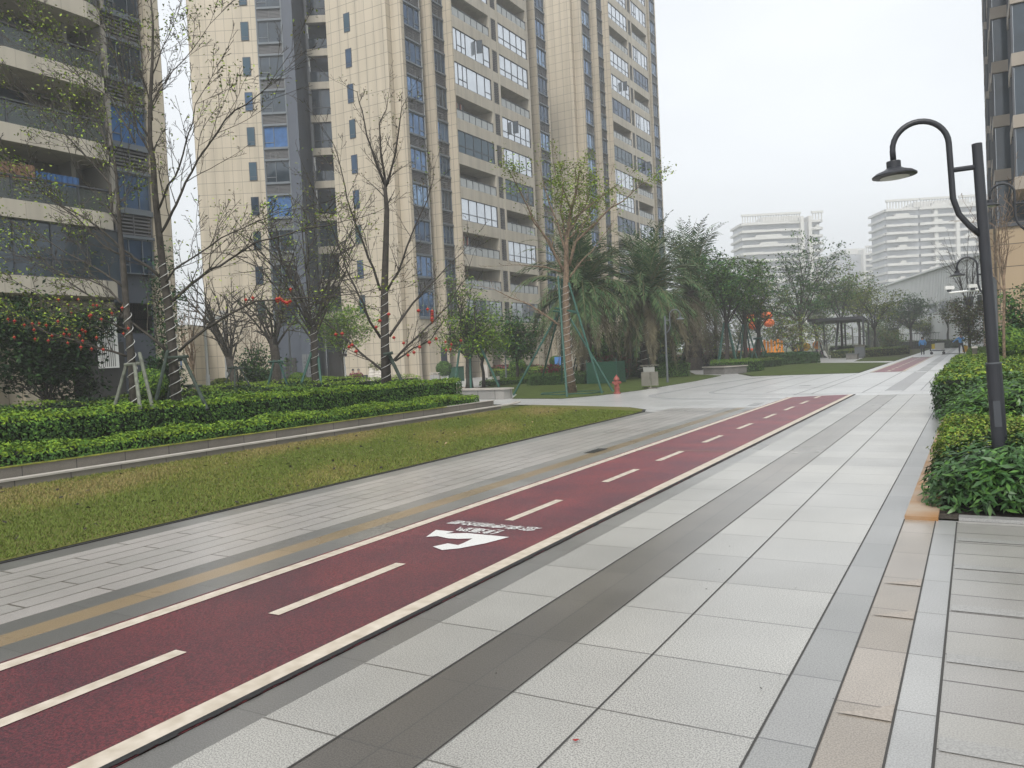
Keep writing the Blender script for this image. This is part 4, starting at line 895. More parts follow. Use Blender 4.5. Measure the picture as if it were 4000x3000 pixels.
def limb_tree(label, depth, trunk, limbs, r0, bark_m, leafs, leaf_n, leaf_size, seed, lvl=2, lean=None, minz=-1, kids=4, step=.42, group='bare staked trees along the hedge', leafspread=.12, sublen=(.35, .75), leafy=None, base_z=0.0, name='tree'):
    rnd = random.Random(seed); base = D(*trunk[0], depth); base.z = base_z
    T = thing(name, label, 'tree', base)
    b = MB(); tp = [D(*p, depth) for p in trunk]; tp[0] = Vector((tp[0].x, tp[0].y, base_z))
    n = len(tp); rads = [r0*(1.25 if i == 0 else 1) * (1-.86*(i/(n-1))**1.1) for i in range(n)]
    b.tube([p - base for p in tp], rads, 9); b.build('trunk', bark_m, T, smooth=True)
    cb = MB(); ends = []
    def deploy(pts2, off, rr, side):
        m = len(pts2); P3 = []
        for i, p in enumerate(pts2):
            P3.append(D(*p, depth + off*(i/(m-1))**1.0) - base)
        rad = [max(.006, rr*.82*(1-.9*i/(m-1))) for i in range(m)]
        # smooth and roughen
        F_ = []; Rr = []
        for i in range(m-1):
            seg = max(2, int((P3[i+1]-P3[i]).length/.3))
            for j in range(seg): t = j/seg; F_.append(P3[i].lerp(P3[i+1], t) + Vector((rnd.gauss(0, .012), rnd.gauss(0, .012), rnd.gauss(0, .012)))); Rr.append(rad[i]*(1-t)+rad[i+1]*t)
        F_.append(P3[-1]); Rr.append(rad[-1]); bb = MB(); bb.tube(F_, Rr, 6); bb.build('limb', bark_m, T, smooth=True)
        tot = sum((F_[i+1]-F_[i]).length for i in range(len(F_)-1)); acc = 0; nxt = tot*.12
        for i in range(len(F_)-1):
            seg = (F_[i+1]-F_[i]); acc += seg.length
            while acc > nxt:
                dd = seg.normalized(); ax = dd.cross(Vector((rnd.gauss(0, 1), rnd.gauss(0, 1), rnd.gauss(0, 1)))).normalized()
                nd = rot_about(dd, ax, rnd.uniform(.35, .85)); nd.z += .15
                sub(cb, F_[i], nd, rnd.uniform(*sublen)*(1.25 - .6*acc/tot)*min(1.6, tot*.28), max(.006, Rr[i]*.5), lvl-1, ends, .3, rnd, .75, kids)
                nxt += step*rnd.uniform(.6, 1.4)
        sub(cb, F_[-1], (F_[-1]-F_[-2]), .8, Rr[-1], 1, ends, .3, rnd, .6, 4)
    for k, (pts2, frac) in enumerate(limbs):
        L2 = sum(math.dist(pts2[i], pts2[i+1]) for i in range(len(pts2)-1))/F*depth
        off = rnd.uniform(-.55, .55)*L2
        deploy(pts2, off, r0*frac, k)
    # trunk top carries twigs too
    for i in range(n//2, n-1):
        for _ in range(3):
            dd = (tp[i+1]-tp[i]).normalized(); ax = dd.cross(Vector((rnd.gauss(0, 1), rnd.gauss(0, 1), rnd.gauss(0, 1)))).normalized()
            sub(cb, tp[i].lerp(tp[i+1], rnd.random())-base, rot_about(dd, ax, rnd.uniform(.4, .9)), rnd.uniform(.6, 1.5), max(.008, rads[i]*.3), lvl-1, ends, .4, rnd, .75, kids)
    cb.build('twig_mass', bark_m, T)
    E_ = np.array([list(e[0]) for e in ends]); 
    if leafy is not None: wts = leafy(E_); wts = wts/wts.sum(); idx = rng.choice(len(E_), leaf_n, p=wts)
    else: idx = rng.integers(0, len(E_), leaf_n)
    # leaves gather on some twigs and leave others bare
    if leafy is None: keep = (np.sin(E_[idx, 0]*2.1+E_[idx, 2]*1.3) + np.sin(E_[idx, 2]*2.7+E_[idx, 1]*1.1)) > -.4; idx = idx[keep]
    P = E_[idx] + rng.normal(0, leafspread, (len(idx), 3)) * [1, 1, .7]
    leafcloud(P, np.tile([0, 0, 1.], (len(P), 1)), leaf_size, leafs, 'leaves', T, aspect=.55, jitter=.6)
    return T, tp
spring = [leafmat('leaf_spring', (0.3, 0.4, 0.05)), leafmat('leaf_spring_green', (0.14, 0.22, 0.045)), g_oliv]
tr1 = [(694,1590),(675,1377),(656,1184),(641,1087),(622,919),(605,750),(598,627),(586,545),(586,410),(595,241),(598,100),(585,-60)]
lm1 = [([(675,1174),(747,1111),(820,1058),(892,1020),(1000,943),(1193,899),(1340,866),(1480,825)], .42),
 ([(699,1372),(752,1324),(844,1256),(916,1218),(1000,1180),(1145,1163),(1290,1158),(1434,1136),(1520,1115)], .42),
 ([(641,1107),(685,1049),(733,1020),(820,957),(916,909),(993,870),(1100,830),(1230,800)], .3),
 ([(622,919),(660,850),(690,800),(723,714),(771,627),(844,521),(916,434),(1000,381),(1048,337),(1120,231),(1160,165)], .4),
 ([(615,830),(660,723),(704,651),(723,554),(752,482),(766,410),(829,299),(870,230)], .3),
 ([(590,470),(598,395),(627,337),(675,280),(752,193),(820,96),(911,5)], .26),
 ([(586,545),(530,458),(463,270),(410,96),(350,-20)], .3), ([(590,600),(540,520),(505,380),(470,200),(440,60)], .24),
 ([(632,1087),(530,1010),(482,977),(386,885),(241,803),(169,750),(60,690),(-50,600)], .42),
 ([(646,1372),(579,1304),(482,1237),(337,1150),(241,1083),(120,1020),(0,977)], .42),
 ([(586,410),(560,300),(545,150),(520,-20)], .2), ([(595,300),(640,180),(690,60),(720,-40)], .2)]
limb_tree('tallest bare tree at left, pale trunk wound with white rope, few spring leaves', 18.4, tr1, lm1, .108, bark, spring, 4200, .07, 11, lvl=3, kids=4, step=.26, sublen=(.6, 1.2))
tr0 = [(530,1590),(511,1377),(492,1184),(482,1039),(468,895),(463,798),(450,640),(430,520)]
lm0 = [([(497,1391),(386,1357),(270,1324),(193,1300),(120,1266),(72,1232),(0,1208),(-80,1190)], .4),
 ([(482,1126),(434,1083),(362,1039),(250,986),(135,909),(0,842),(-90,800)], .38),
 ([(470,900),(434,840),(434,723),(337,612),(241,511),(169,443),(96,366),(0,284)], .4),
 ([(463,700),(400,520),(366,357),(260,241),(193,159),(100,60)], .3),
 ([(530,560),(434,386),(337,313),(217,231),(72,178),(-30,120)], .25),
 ([(478,1000),(400,960),(300,850),(180,760),(60,640),(-60,560)], .34), ([(495,1200),(430,1130),(350,1095),(200,1050),(60,985),(-60,930)], .34), ([(505,1300),(420,1260),(330,1215),(200,1180),(80,1110),(-40,1080)], .3)]
limb_tree('leftmost bare tree with low branches reaching left, hung with red lanterns', 17.2, tr0, lm0, .088, bark, spring, 6500, .065, 12, lvl=3, kids=4, step=.26, sublen=(.6, 1.2))
tr2 = [(1511,1560),(1504,1353),(1501,1160),(1506,991),(1511,822),(1505,750),(1504,700),(1490,600)]
lm2 = [([(1504,723),(1463,627),(1434,530),(1415,434),(1395,360),(1340,330)], .3), ([(1500,690),(1485,579),(1482,482),(1511,424),(1521,352)], .3), ([(1507,740),(1545,603),(1559,506),(1569,424),(1593,376)], .3),
 ([(1487,1136),(1458,1049),(1424,967),(1386,870),(1357,774),(1330,640),(1300,560),(1250,480)], .34), ([(1511,1136),(1554,1059),(1588,967),(1622,885),(1670,779),(1690,700),(1700,640)], .34),
 ([(1487,1319),(1448,1256),(1419,1184),(1366,1087),(1299,895),(1240,780),(1190,660)], .36), ([(1521,1314),(1569,1242),(1612,1184),(1675,1121),(1752,1039),(1800,990),(1860,920)], .36),
 ([(1492,1444),(1434,1401),(1357,1329),(1289,1271),(1231,1232),(1170,1180),(1090,1100)], .34), ([(1521,1425),(1579,1362),(1641,1304),(1752,1193),(1820,1087),(1849,991)], .36),
 ([(1545,1411),(1612,1362),(1685,1324),(1747,1232),(1830,1140)], .25)]
limb_tree('bare vase shaped tree in the middle of the taller hedge, small lanterns on it', 26.5, tr2, lm2, .16, bark_d, [g_oliv, g_brown, spring[1]], 1600, .08, 13, lvl=3, kids=4, step=.34, sublen=(.55, 1.1))
tr3 = [(2232,1535),(2215,1400),(2212,1280),(2210,1160),(2212,1068),(2212,943),(2231,822),(2250,750),(2262,680)]
lm3 = [([(2202,1063),(2145,943),(2087,870),(2034,750),(2000,690),(1975,640)], .36), ([(2207,1058),(2169,1001),(2120,909),(2080,850),(2060,760)], .28), ([(2227,1082),(2270,1020),(2313,981),(2357,919),(2400,860)], .28),
 ([(2222,1039),(2251,943),(2328,870),(2386,812),(2434,784),(2480,740),(2540,700)], .36), ([(2193,1063),(2135,1044),(2072,1039),(2000,1034),(1940,1040)], .22), ([(2186,1275),(2130,1232),(2072,1193),(2000,1165),(1930,1130),(1850,1115)], .3),
 ([(2212,1000),(2180,880),(2140,780),(2120,700),(2110,640)], .3), ([(2212,950),(2190,820),(2200,720),(2185,640)], .3), ([(2225,900),(2290,800),(2310,720),(2330,680)], .3), ([(2231,822),(2200,740),(2170,680),(2160,620)], .25), ([(2235,860),(2330,780),(2400,730),(2440,700)], .25), ([(2215,940),(2280,870),(2350,770),(2380,700)], .25)]
def top_leafy(E_): z = E_[:, 2]; return np.clip((z-6.2)/2.5, .02, 1)**1.5 * (0.25 + (np.sin(E_[:, 0]*1.6+1)+np.sin(E_[:, 1]*1.9) > 0))
limb_tree('tall staked tree on the small lawn, flat clumps of olive leaves on top', 34.1, tr3, lm3, .2, bark_l, [g_lite, g_bright, g_oliv, g_yel], 5200, .11, 14, lvl=3, kids=3, step=.45, leafy=top_leafy, leafspread=.2)

def grown_tree(label, px, pyb, pyt, wpx, d, forks, leafs, leaf_n, leaf_size, seed, fork_f=.4, tr=.12, bm=bark_d, lean=0, clump=.35, name='tree', cat='tree', flat=1.0, weights=None, group=None, twigs=True, lowest=None, wide=(.35, 1.0), thin=1.0):
    """trunk, forking limbs and a crown of separate leaves gathered in clumps; sized from its photo extent at its depth"""
    rnd = random.Random(seed); top = D(px, pyt, d).z; g_ = D(px, pyb, d); base = Vector((g_.x, g_.y, 0)); Hh = top; Rr = wpx/2/F*d
    T = thing(name, label, cat, base, 0, group)
    b = MB(); fz = Hh*fork_f; pts = [Vector((0, 0, 0))]; 
    for i in range(1, 5): pts.append(Vector((lean*fz*i/4 + rnd.gauss(0, .03), rnd.gauss(0, .04), fz*i/4)))
    b.tube(pts, [tr*1.2, tr, tr*.9, tr*.85, tr*.8], 8); 
    ends = []; cl = []
    cb = MB()
    for k in range(forks):
        a = 2*math.pi*(k + rnd.random()*.6)/forks; rr = Rr*rnd.uniform(*wide)*(.6 if k % 3 == 0 else 1); tz = fz + (Hh-fz)*rnd.uniform(.62, .98)*(1-.35*(rr/Rr)**2)
        if lowest and rnd.random() < .3: tz = Hh*rnd.uniform(lowest, .6)
        tip = Vector((math.cos(a)*rr + lean*Hh*.6, math.sin(a)*rr*.9, tz)); st_ = pts[-1].lerp(pts[2], rnd.random()*.5)
        mid = st_.lerp(tip, .45) + Vector((0, 0, (Hh-fz)*.07)) + Vector((rnd.gauss(0, .15), rnd.gauss(0, .15), 0))
        P_ = [st_, st_.lerp(mid, .5)+Vector((rnd.gauss(0, .07), rnd.gauss(0, .07), .05)), mid, mid.lerp(tip, .5)+Vector((rnd.gauss(0, .08), rnd.gauss(0, .08), 0)), tip]
        cb.tube(P_, [tr*.38*thin, tr*.3*thin, tr*.22*thin, tr*.14*thin, tr*.08*thin], 5); dd = (tip-mid).normalized()
        for j in range(7):
            t = .25 + .7*j/7; q_ = P_[0].lerp(mid, t*2) if t < .5 else mid.lerp(tip, (t-.5)*2)
            ax = dd.cross(Vector((rnd.gauss(0, 1), rnd.gauss(0, 1), rnd.gauss(0, 1)))).normalized()
            nd = rot_about(dd, ax, rnd.uniform(.4, 1.1)); sub(cb, q_, nd, Rr*rnd.uniform(.25, .5), tr*.16, 1 if twigs else 0, ends, .25, rnd, .8, 3)
        sub(cb, tip, dd, Rr*.25, tr*.1, 1, ends, .3, rnd, .8, 3)
    b.build('trunk', bm, T, smooth=True); cb.build('branches', bm, T)
    E_ = np.array([list(e[0]) for e in ends]); m_ = min(len(E_), max(20, int(len(E_)*.8))); pick = rng.permutation(len(E_))[:m_]
    idx = pick[rng.integers(0, m_, leaf_n)]
    P = E_[idx] + rng.normal(0, 1, (leaf_n, 3)) * clump * [1, 1, .55*flat]
    leafcloud(P, np.tile([0, 0, 1.], (leaf_n, 1)), leaf_size, leafs, 'crown', T, aspect=.45, jitter=.6, weights=weights)
    return T
# left side
grown_tree('big dark evergreen tree in front of the beige balcony block', 190, 1560, 1150, 520, 25.5, 18, [g_deep, g_deep, g_dark], 15000, .17, 21, fork_f=.25, tr=.07, clump=.28, lowest=.3)
grown_tree('slim dark feathery tree directly behind the tallest bare trunk', 660, 1540, 960, 170, 27, 8, [g_dark, g_deep, g_blue], 3200, .12, 22, fork_f=.3, tr=.05, clump=.22, lowest=.2)
grown_tree('low dark fern like shrub tree at the foot of the tallest bare trunk', 640, 1560, 1300, 110, 25, 7, [g_dark, g_deep], 1500, .14, 23, fork_f=.2, tr=.03, clump=.18, lowest=.2)
grown_tree('thin bare brown tree against the strip of sky', 752, 1530, 1130, 170, 33, 9, [g_brown], 60, .06, 24, fork_f=.42, tr=.08, bm=bark_l, clump=.15)
grown_tree('bare leaning double trunk tree in front of the annex wall', 940, 1520, 1010, 420, 40, 14, [g_brown, g_oliv], 300, .08, 25, fork_f=.32, tr=.22, bm=bark, lean=-.35, clump=.2, wide=(.6, 1.1), thin=.7)
grown_tree('thick trunked tree with sparse crown left of the entrance', 1085, 1510, 1020, 330, 42, 12, [g_oliv, g_blue, g_lite], 900, .1, 26, fork_f=.45, tr=.27, bm=bark, clump=.25, lean=-.05, wide=(.6, 1.1), thin=.7)
grown_tree('dark drooping leaved shrub tree beside the thick trunk', 1010, 1500, 1370, 210, 46, 9, [g_blue, g_dark, g_mid], 2600, .22, 27, fork_f=.3, tr=.06, clump=.3, lowest=.25)
grown_tree('rope wound trunk with wide yellow green flecked crown in front of the slate wall', 1235, 1520, 700, 640, 36, 18, [spring[0], spring[1], g_oliv], 2400, .09, 28, fork_f=.36, tr=.2, bm=bark_d, clump=.3, flat=.6, wide=(.7, 1.15), thin=.65)
grown_tree('fresh green mango like tree beside the seated people', 1345, 1500, 1190, 330, 53, 12, [g_lite, g_mid, g_bright], 4200, .2, 29, fork_f=.42, tr=.07, clump=.38, flat=.6)
grown_tree('bare twig tree in front of the annex wall', 1000, 1505, 1170, 180, 48, 9, [g_brown], 50, .07, 30, fork_f=.3, tr=.08, bm=bark_l)
grown_tree('gnarled twin tree with green sprouts before the arcade', 1835, 1535, 1090, 310, 43, 13, [g_mid, g_lite, g_bright, g_dark], 3300, .17, 31, fork_f=.3, tr=.2, bm=bark, clump=.3, lowest=.4)
grown_tree('second gnarled tree with fresh sprouts close to the twin one', 1890, 1530, 1210, 240, 45, 9, [g_mid, g_lite, g_bright], 2800, .18, 32, fork_f=.4, tr=.1, bm=bark, clump=.32, lowest=.45)
grown_tree('round dense evergreen tree between the twin tree and the palms', 2025, 1490, 1225, 230, 50, 14, [g_dark, g_mid, g_blue], 5200, .2, 33, fork_f=.42, tr=.1, clump=.36, lowest=.45)

# date palms
def palm(label, px, pyc, d, trunk_r, nf, L_, seed, pyb):
    rnd = random.Random(seed); c = D(px, pyc, d); base = Vector((c.x, c.y, 0)); hz_ = c.z
    T = thing('date_palm', label, 'palm tree', base, 0, 'shaggy date palms')
    b = MB(); n = 12
    b.tube([(0, 0, hz_*i/n) for i in range(n+1)], [trunk_r*(1.15 if i % 2 else .95) for i in range(n+1)], 10); b.build('trunk', palmbark, T)
    fb = MB()
    for k in range(nf):
        a = rnd.uniform(0, 2*math.pi); t = k/nf; el = R(84 - 140*t + rnd.uniform(-8, 8)); L = L_*rnd.uniform(.85, 1.1); droop = 1.0 + .5*t
        sheen_or_dry = t > .6 + .2*rnd.random()
        d_ = Vector((math.cos(a)*math.cos(el), math.sin(a)*math.cos(el), math.sin(el))); p = Vector((d_.x*.15, d_.y*.15, hz_ + .2*math.sin(el))); pts = [p.copy()]; m = 11
        for i in range(m):
            d_ = (d_ + Vector((0, 0, -.16*droop*(i+1)/m*1.7))).normalized(); p = p + d_*L/m; pts.append(p.copy())
        fb.tube(pts, [.035*(1-.8*i/m) for i in range(m+1)], 3, 3 if sheen_or_dry else 2, cap=False)
        side = d_.cross(Vector((0, 0, 1))); 
        for i in range(1, m+1):
            for j in range(3):
                q_ = pts[i-1].lerp(pts[i], j/3 + rnd.random()*.2); tg = (pts[i]-pts[i-1]).normalized(); s_ = tg.cross(Vector((0, 0, 1)))
                if s_.length < .05: s_ = Vector((math.sin(a), -math.cos(a), 0))
                s_.normalize(); nn = s_.cross(tg); ll = .5*L_/3*math.sin(math.pi*min(.97, .12+.85*(i/m)))*rnd.uniform(.75, 1.15)
                for sg in (-1, 1):
                    dv = (s_*sg*.85 + tg*.75 + nn*rnd.uniform(-.1, .5) + Vector((0, 0, -.3 - .35*t))).normalized(); e = q_ + dv*ll; w_ = tg*.036
                    fb.face([q_-w_, q_ + dv*ll*.5 - w_*1.2, e, q_ + dv*ll*.5 + w_*1.2], 3 if sheen_or_dry else (0 if rnd.random() < .6 else 1))
    fb.build('fronds', [leafmat('palm_green', (0.045, 0.095, 0.036)), leafmat('palm_green_light', (0.1, 0.155, 0.06)), nmat('palm_rachis', (0.12, 0.12, 0.05), .7), leafmat('palm_dry', (0.13, 0.115, 0.07))], T)
palm('date palm directly behind the tall staked tree, rope wound trunk', 2275, 1135, 45, .36, 150, 4.6, 41, 1497)
palm('middle date palm with the brown drooping fronds', 2520, 1150, 47, .36, 150, 4.7, 42, 1482)
palm('third date palm at the right with the thick dark trunk', 2700, 1140, 60, .6, 140, 6.0, 43, 1440)

# trees right of the palms and along the far path
def tripod(label, px, py, d, hpx, wpx, mat, n=4, seed=1, rr=.03, group='green pole tripods propping trees', bar=True):
    rnd = random.Random(seed); c = D(px, py, d); h = hpx/F*d; w_ = wpx/2/F*d
    T = thing('tree_support', label, 'tree support', (c.x, c.y, 0), rnd.uniform(0, 1.2) if n > 3 else 0.3, group)
    for k in range(n):
        a = 2*math.pi*k/n + .4; b = MB(); b.tube([(math.cos(a)*w_, math.sin(a)*w_, 0), (math.cos(a)*.16, math.sin(a)*.16, h)], rr, 6); b.build('stake', mat, T)
    if bar:
        b = MB()
        for k in range(3): a = 2*math.pi*k/3; c_, s_ = math.cos(a)*.2, math.sin(a)*.2; b.tube([(c_ - s_*1.8, s_ + c_*1.8, h*.93+.04*k), (c_ + s_*1.8, s_ - c_*1.8, h*.93+.04*k)], rr, 5)
        b.build('crossbar', mat, T)
row = [(2842, 1440, 1000, 330, 53, 12, [g_mid, g_dark, g_blue], 5200, .2, 51, .48, .14, 'full green tree growing from the stone planter box'),
 (2915, 1432, 1005, 260, 62, 11, [g_mid, g_dark, g_lite], 4500, .22, 52, .45, .16, 'green tree just right of the planter box tree'),
 (2968, 1428, 1080, 240, 64, 10, [g_oliv, g_mid, g_dark], 3200, .2, 53, .4, .18, 'forked tree in front of the orange playground balloons'),
 (2800, 1415, 1010, 260, 70, 9, [g_mid, g_oliv], 3000, .24, 54, .5, .14, 'green tree standing behind the planter box tree'),
 (3130, 1400, 935, 430, 78, 16, [g_blue, g_mid, g_dark], 6500, .27, 55, .35, .2, 'tallest many stemmed tree rising in front of the hazy left tower'),
 (3100, 1420, 1235, 230, 66, 11, [g_oliv, g_mid, g_brown, g_yel], 1900, .2, 56, .3, .08, 'low spreading olive tree before the orange slide'),
 (3290, 1395, 1030, 330, 92, 13, [g_mid, g_oliv, g_lite], 4600, .28, 57, .4, .16, 'layered green tree behind the left half of the pergola'),
 (3420, 1392, 1140, 260, 84, 12, [g_oliv, g_yel, g_mid], 2600, .24, 58, .45, .14, 'thin yellowish tree right of the pergola'),
 (3360, 1375, 1110, 240, 110, 10, [g_mid, g_oliv], 3000, .3, 59, .45, .2, 'flat topped tree behind the right half of the pergola'),
 (3500, 1370, 1200, 180, 112, 9, [g_mid, g_oliv], 1500, .28, 60, .45, .14, 'sparse slender tree left of the green tree facing the hall'),
 (3560, 1368, 1165, 200, 110, 11, [g_mid, g_blue, g_dark], 3400, .3, 61, .5, .2, 'green round headed tree in front of the ribbed hall'),
 (3610, 1362, 1225, 170, 118, 10, [g_yel, g_oliv, g_mid], 3000, .3, 62, .35, .12, 'yellow green bushy tree above the walking worker'),
 (3690, 1360, 1235, 170, 116, 10, [g_oliv, g_yel, g_mid], 3000, .3, 63, .35, .12, 'yellow green bushy tree above the cleaning cart'),
 (3705, 1365, 1155, 150, 108, 9, [g_mid, g_oliv], 700, .22, 64, .5, .14, 'thin open tree in front of the hall windows'),
 (2640, 1425, 1180, 240, 78, 10, [g_dark, g_oliv], 3000, .26, 65, .35, .14, 'dim tree seen between the palm trunks'),
 (3190, 1385, 1150, 260, 105, 10, [g_oliv, g_dark, g_mid], 3200, .3, 66, .4, .16, 'hazy tree behind the left end of the pergola'),
 (2400, 1470, 1270, 260, 56, 11, [g_deep, g_dark, g_mid], 6000, .26, 67, .25, .07, 'dark broad leaved bush between the first two palms'),
 (2570, 1465, 1290, 240, 58, 10, [g_deep, g_dark, g_oliv], 5000, .26, 68, .25, .07, 'dark bush between the second palm and the grey lamp'),
 (2760, 1432, 1290, 230, 66, 10, [g_oliv, g_mid, g_yel], 3200, .22, 69, .25, .06, 'low olive bush right of the thick palm trunk'),
 (3480, 1385, 1290, 120, 96, 8, [g_mid, g_oliv], 1600, .25, 70, .3, .08, 'small rounded tree behind the olive hedge')]
for (px, pb, pt, wp, d, fk, lf, ln, ls, sd_, ff, tr_, lb) in row:
    grown_tree(lb, px, pb, pt, wp, d, fk, lf, ln, ls, sd_, fork_f=ff, tr=tr_, bm=bark_d, clump=ls*1.5, flat=.6, lowest=.4 if ff < .4 else None)
# a treeline far off behind everything
for i, (px, pt, wp, d) in enumerate([(3440, 1260, 160, 140), (3540, 1265, 150, 145), (3640, 1275, 150, 142), (3740, 1270, 140, 138), (2900, 1200, 220, 120), (3040, 1180, 220, 125), (3230, 1240, 200, 135)]):
    grown_tree(['dim tree in the back row left of the fence', 'dim back row tree behind the walking worker', 'dim back row tree behind the cleaning cart', 'dim back row tree behind the pointing worker', 'hazy back row tree behind the playground balloons', 'hazy back row tree behind the orange slide', 'hazy back row tree between playground and pergola'][i],
               px, 1365, pt, wp, d, 9, [g_mid, g_oliv, g_dark], 2000, .4, 80+i, fork_f=.3, tr=.15, clump=.55, lowest=.3, twigs=False)
# right side, by the tan building
grown_tree('dark reddish green tree left of the second lamp post', 3790, 1390, 1130, 190, 60, 12, [g_dark, g_brown, g_oliv], 4200, .2, 91, fork_f=.3, tr=.07, clump=.3, lowest=.25)
grown_tree('wispy leafless tree rising beside the charcoal lamp arm', 3790, 1390, 860, 300, 62, 12, [g_brown], 30, .06, 92, fork_f=.4, tr=.1, bm=bark, clump=.1)
grown_tree('dark broad leaved tree against the tan podium', 3985, 1400, 1060, 190, 27, 12, [g_dark, g_mid, g_blue], 5000, .13, 93, fork_f=.3, tr=.05, clump=.17, lowest=.3)
grown_tree('bare twiggy tree in front of the right hand bay windows', 3925, 1400, 560, 300, 24, 10, [g_brown], 30, .05, 94, fork_f=.5, tr=.045, bm=bark_l, clump=.1)

# ropes of lights on trunks
def rope(label, pts, rad, turns, z0, z1, th=.009):
    b = MB(); P = []; n = int(turns*14)
    zs = [p.z for p in pts]
    for i in range(n+1):
        t = i/n; z = z0 + (z1-z0)*t
        for k in range(len(pts)-1):
            if pts[k].z <= z <= pts[k+1].z or k == len(pts)-2: c = pts[k].lerp(pts[k+1], min(1, max(0, (z-pts[k].z)/(pts[k+1].z-pts[k].z)))); break
        r = rad*(1-.3*t)*1.1; a = turns*2*math.pi*t; P.append((c.x + math.cos(a)*r, c.y+math.sin(a)*r, z + .03*math.sin(a)))
    b.tube(P, th, 4); tag(b.build('rope_light', m_rope), label, 'rope light')
def tp(tr, d): 
    l = [D(*p, d) for p in tr]; l[0].z = 0; return l
rope('white rope light spiralling up the tallest left trunk', tp(tr1[:6], 18.4), .135, 15, .5, 4.2)
rope('white rope light around the leftmost lantern tree trunk', tp(tr0[:5], 17.2), .11, 9, .6, 3.2)
rope('white rope light around the vase shaped tree trunk', tp(tr2[:4], 26.5), .165, 10, .6, 4.0)
rope('white rope light around the tall staked trunk on the lawn', tp(tr3[:4], 34.1), .225, 15, .25, 4.6)
c = D(1235, 1500, 36); rope('white rope light around the trunk before the slate wall', [Vector((c.x, c.y, 0)), Vector((c.x, c.y, 5))], .2, 12, .4, 4.6)
c = D(2275, 1450, 45); rope('white rope light around the palm trunk behind the staked tree', [Vector((c.x, c.y, 0)), Vector((c.x, c.y, 6))], .4, 7, .3, 3.4, .018)
c = D(2520, 1450, 47); rope('white rope light around the middle palm trunk', [Vector((c.x, c.y, 0)), Vector((c.x, c.y, 6))], .4, 6, .3, 3.2, .018)

# tree supports
def stakes(label, d_pts, mat, rr, group='pole props around trees', bars=()):
    base = d_pts[0][0]; c = Vector((base.x, base.y, 0)); T = thing('tree_support', label, 'tree support', c, 0, group)
    for a, e in d_pts: b = MB(); b.tube([a-c, e-c], rr, 7); b.build('stake', mat, T)
    for a, e in bars: b = MB(); b.tube([a-c, e-c], rr*.9, 6); b.build('crossbar', mat, T)
def S_(pb, db, pt_, dt): a = D(*pb, db); a.z = max(0.0, a.z) if a.z > 0 else 0; return (a, D(*pt_, dt))
stakes('dark and grey wooden props around the tallest left trunk', [S_((810, 1600), 17.6, (715, 1395), 18.4), S_((600, 1600), 17.2, (655, 1370), 18.3), S_((650, 1600), 19.3, (690, 1400), 18.5)], m_staked, .04, bars=[(D(655, 1398, 18.2), D(735, 1392, 18.1)), (D(660, 1415, 18.6), D(730, 1400, 18.7))])
stakes('pale wooden props around the leftmost lantern tree', [S_((598, 1600), 16.6, (545, 1378), 17.1), S_((445, 1600), 17.0, (492, 1430), 17.2), S_((548, 1600), 16.3, (525, 1420), 16.9)], m_stakew, .038, bars=[(D(486, 1425, 17), D(548, 1420, 17)), (D(500, 1432, 17.3), D(540, 1415, 17.3))])
stakes('dark prop leaning on the vase shaped tree', [S_((1585, 1520), 26, (1520, 1385), 26.4)], m_staked, .06, bars=[(D(1498, 1385, 26.2), D(1535, 1378, 26.2))])
stakes('tall green poles propping the staked tree on the lawn', [S_((2005, 1545), 34.4, (2170, 1240), 34.2), S_((2215, 1552), 30.8, (2180, 1080), 33.8), S_((2352, 1538), 32.2, (2222, 1105), 34.0), S_((2395, 1530), 33.4, (2222, 1235), 34.2), S_((2120, 1470), 40, (2205, 1140), 35), S_((2195, 1490), 38.5, (2195, 1090), 34.6)], m_greygrn, .045,
       bars=[(D(2160, 1215, 34), D(2225, 1222, 34.2)), (D(2215, 1212, 33.8), D(2262, 1226, 34)), (D(2165, 1203, 34.4), D(2250, 1217, 34.5))])
stakes('green poles around the twin gnarled tree', [S_((1775, 1510), 42, (1800, 1330), 43), S_((1840, 1530), 41, (1835, 1380), 43), S_((1950, 1512), 42, (1870, 1340), 43)], m_greygrn, .06)
stakes('green pole props around the rope wound trunk at the slate wall', [S_((1170, 1520), 35, (1222, 1360), 36), S_((1258, 1530), 35, (1243, 1395), 36)], m_greygrn, .06)
tripod('crossed green props around the thick leaning trunk', 1085, 1500, 41, 160, 150, m_greygrn, 4, 2, .04)
tripod('wooden props around the leaning double trunk', 925, 1500, 39, 150, 160, m_staked, 4, 3, .04)
tripod('small wooden props around the thin bare brown tree', 752, 1520, 32, 115, 90, m_staked, 3, 4, .035)
tripod('green props rising from the stone planter box', 2842, 1440, 53, 190, 110, m_greygrn, 4, 5, .05, bar=False)
tripod('green props of the tree right of the planter box', 2915, 1430, 62, 165, 110, m_greygrn, 4, 6, .06, bar=False)
tripod('green props of the forked tree before the balloons', 2968, 1428, 64, 110, 90, m_greygrn, 4, 7, .06)
tripod('green props around the middle palm trunk', 2520, 1470, 47, 200, 150, m_staked, 4, 8, .05, bar=False)
tripod('dark props around the thick palm trunk', 2700, 1440, 62, 120, 130, m_staked, 4, 9, .06, bar=False)
tripod('grey props around the palm behind the staked tree', 2285, 1480, 45.5, 190, 140, m_staked, 4, 10, .045, bar=False)
tripod('wooden props of the yellowish tree right of the pergola', 3420, 1390, 84, 70, 60, m_stakew, 4, 11, .07, bar=False)
tripod('pale props leaning by the white rocking toy', 3200, 1400, 76, 80, 90, m_stakew, 3, 12, .07, bar=False)

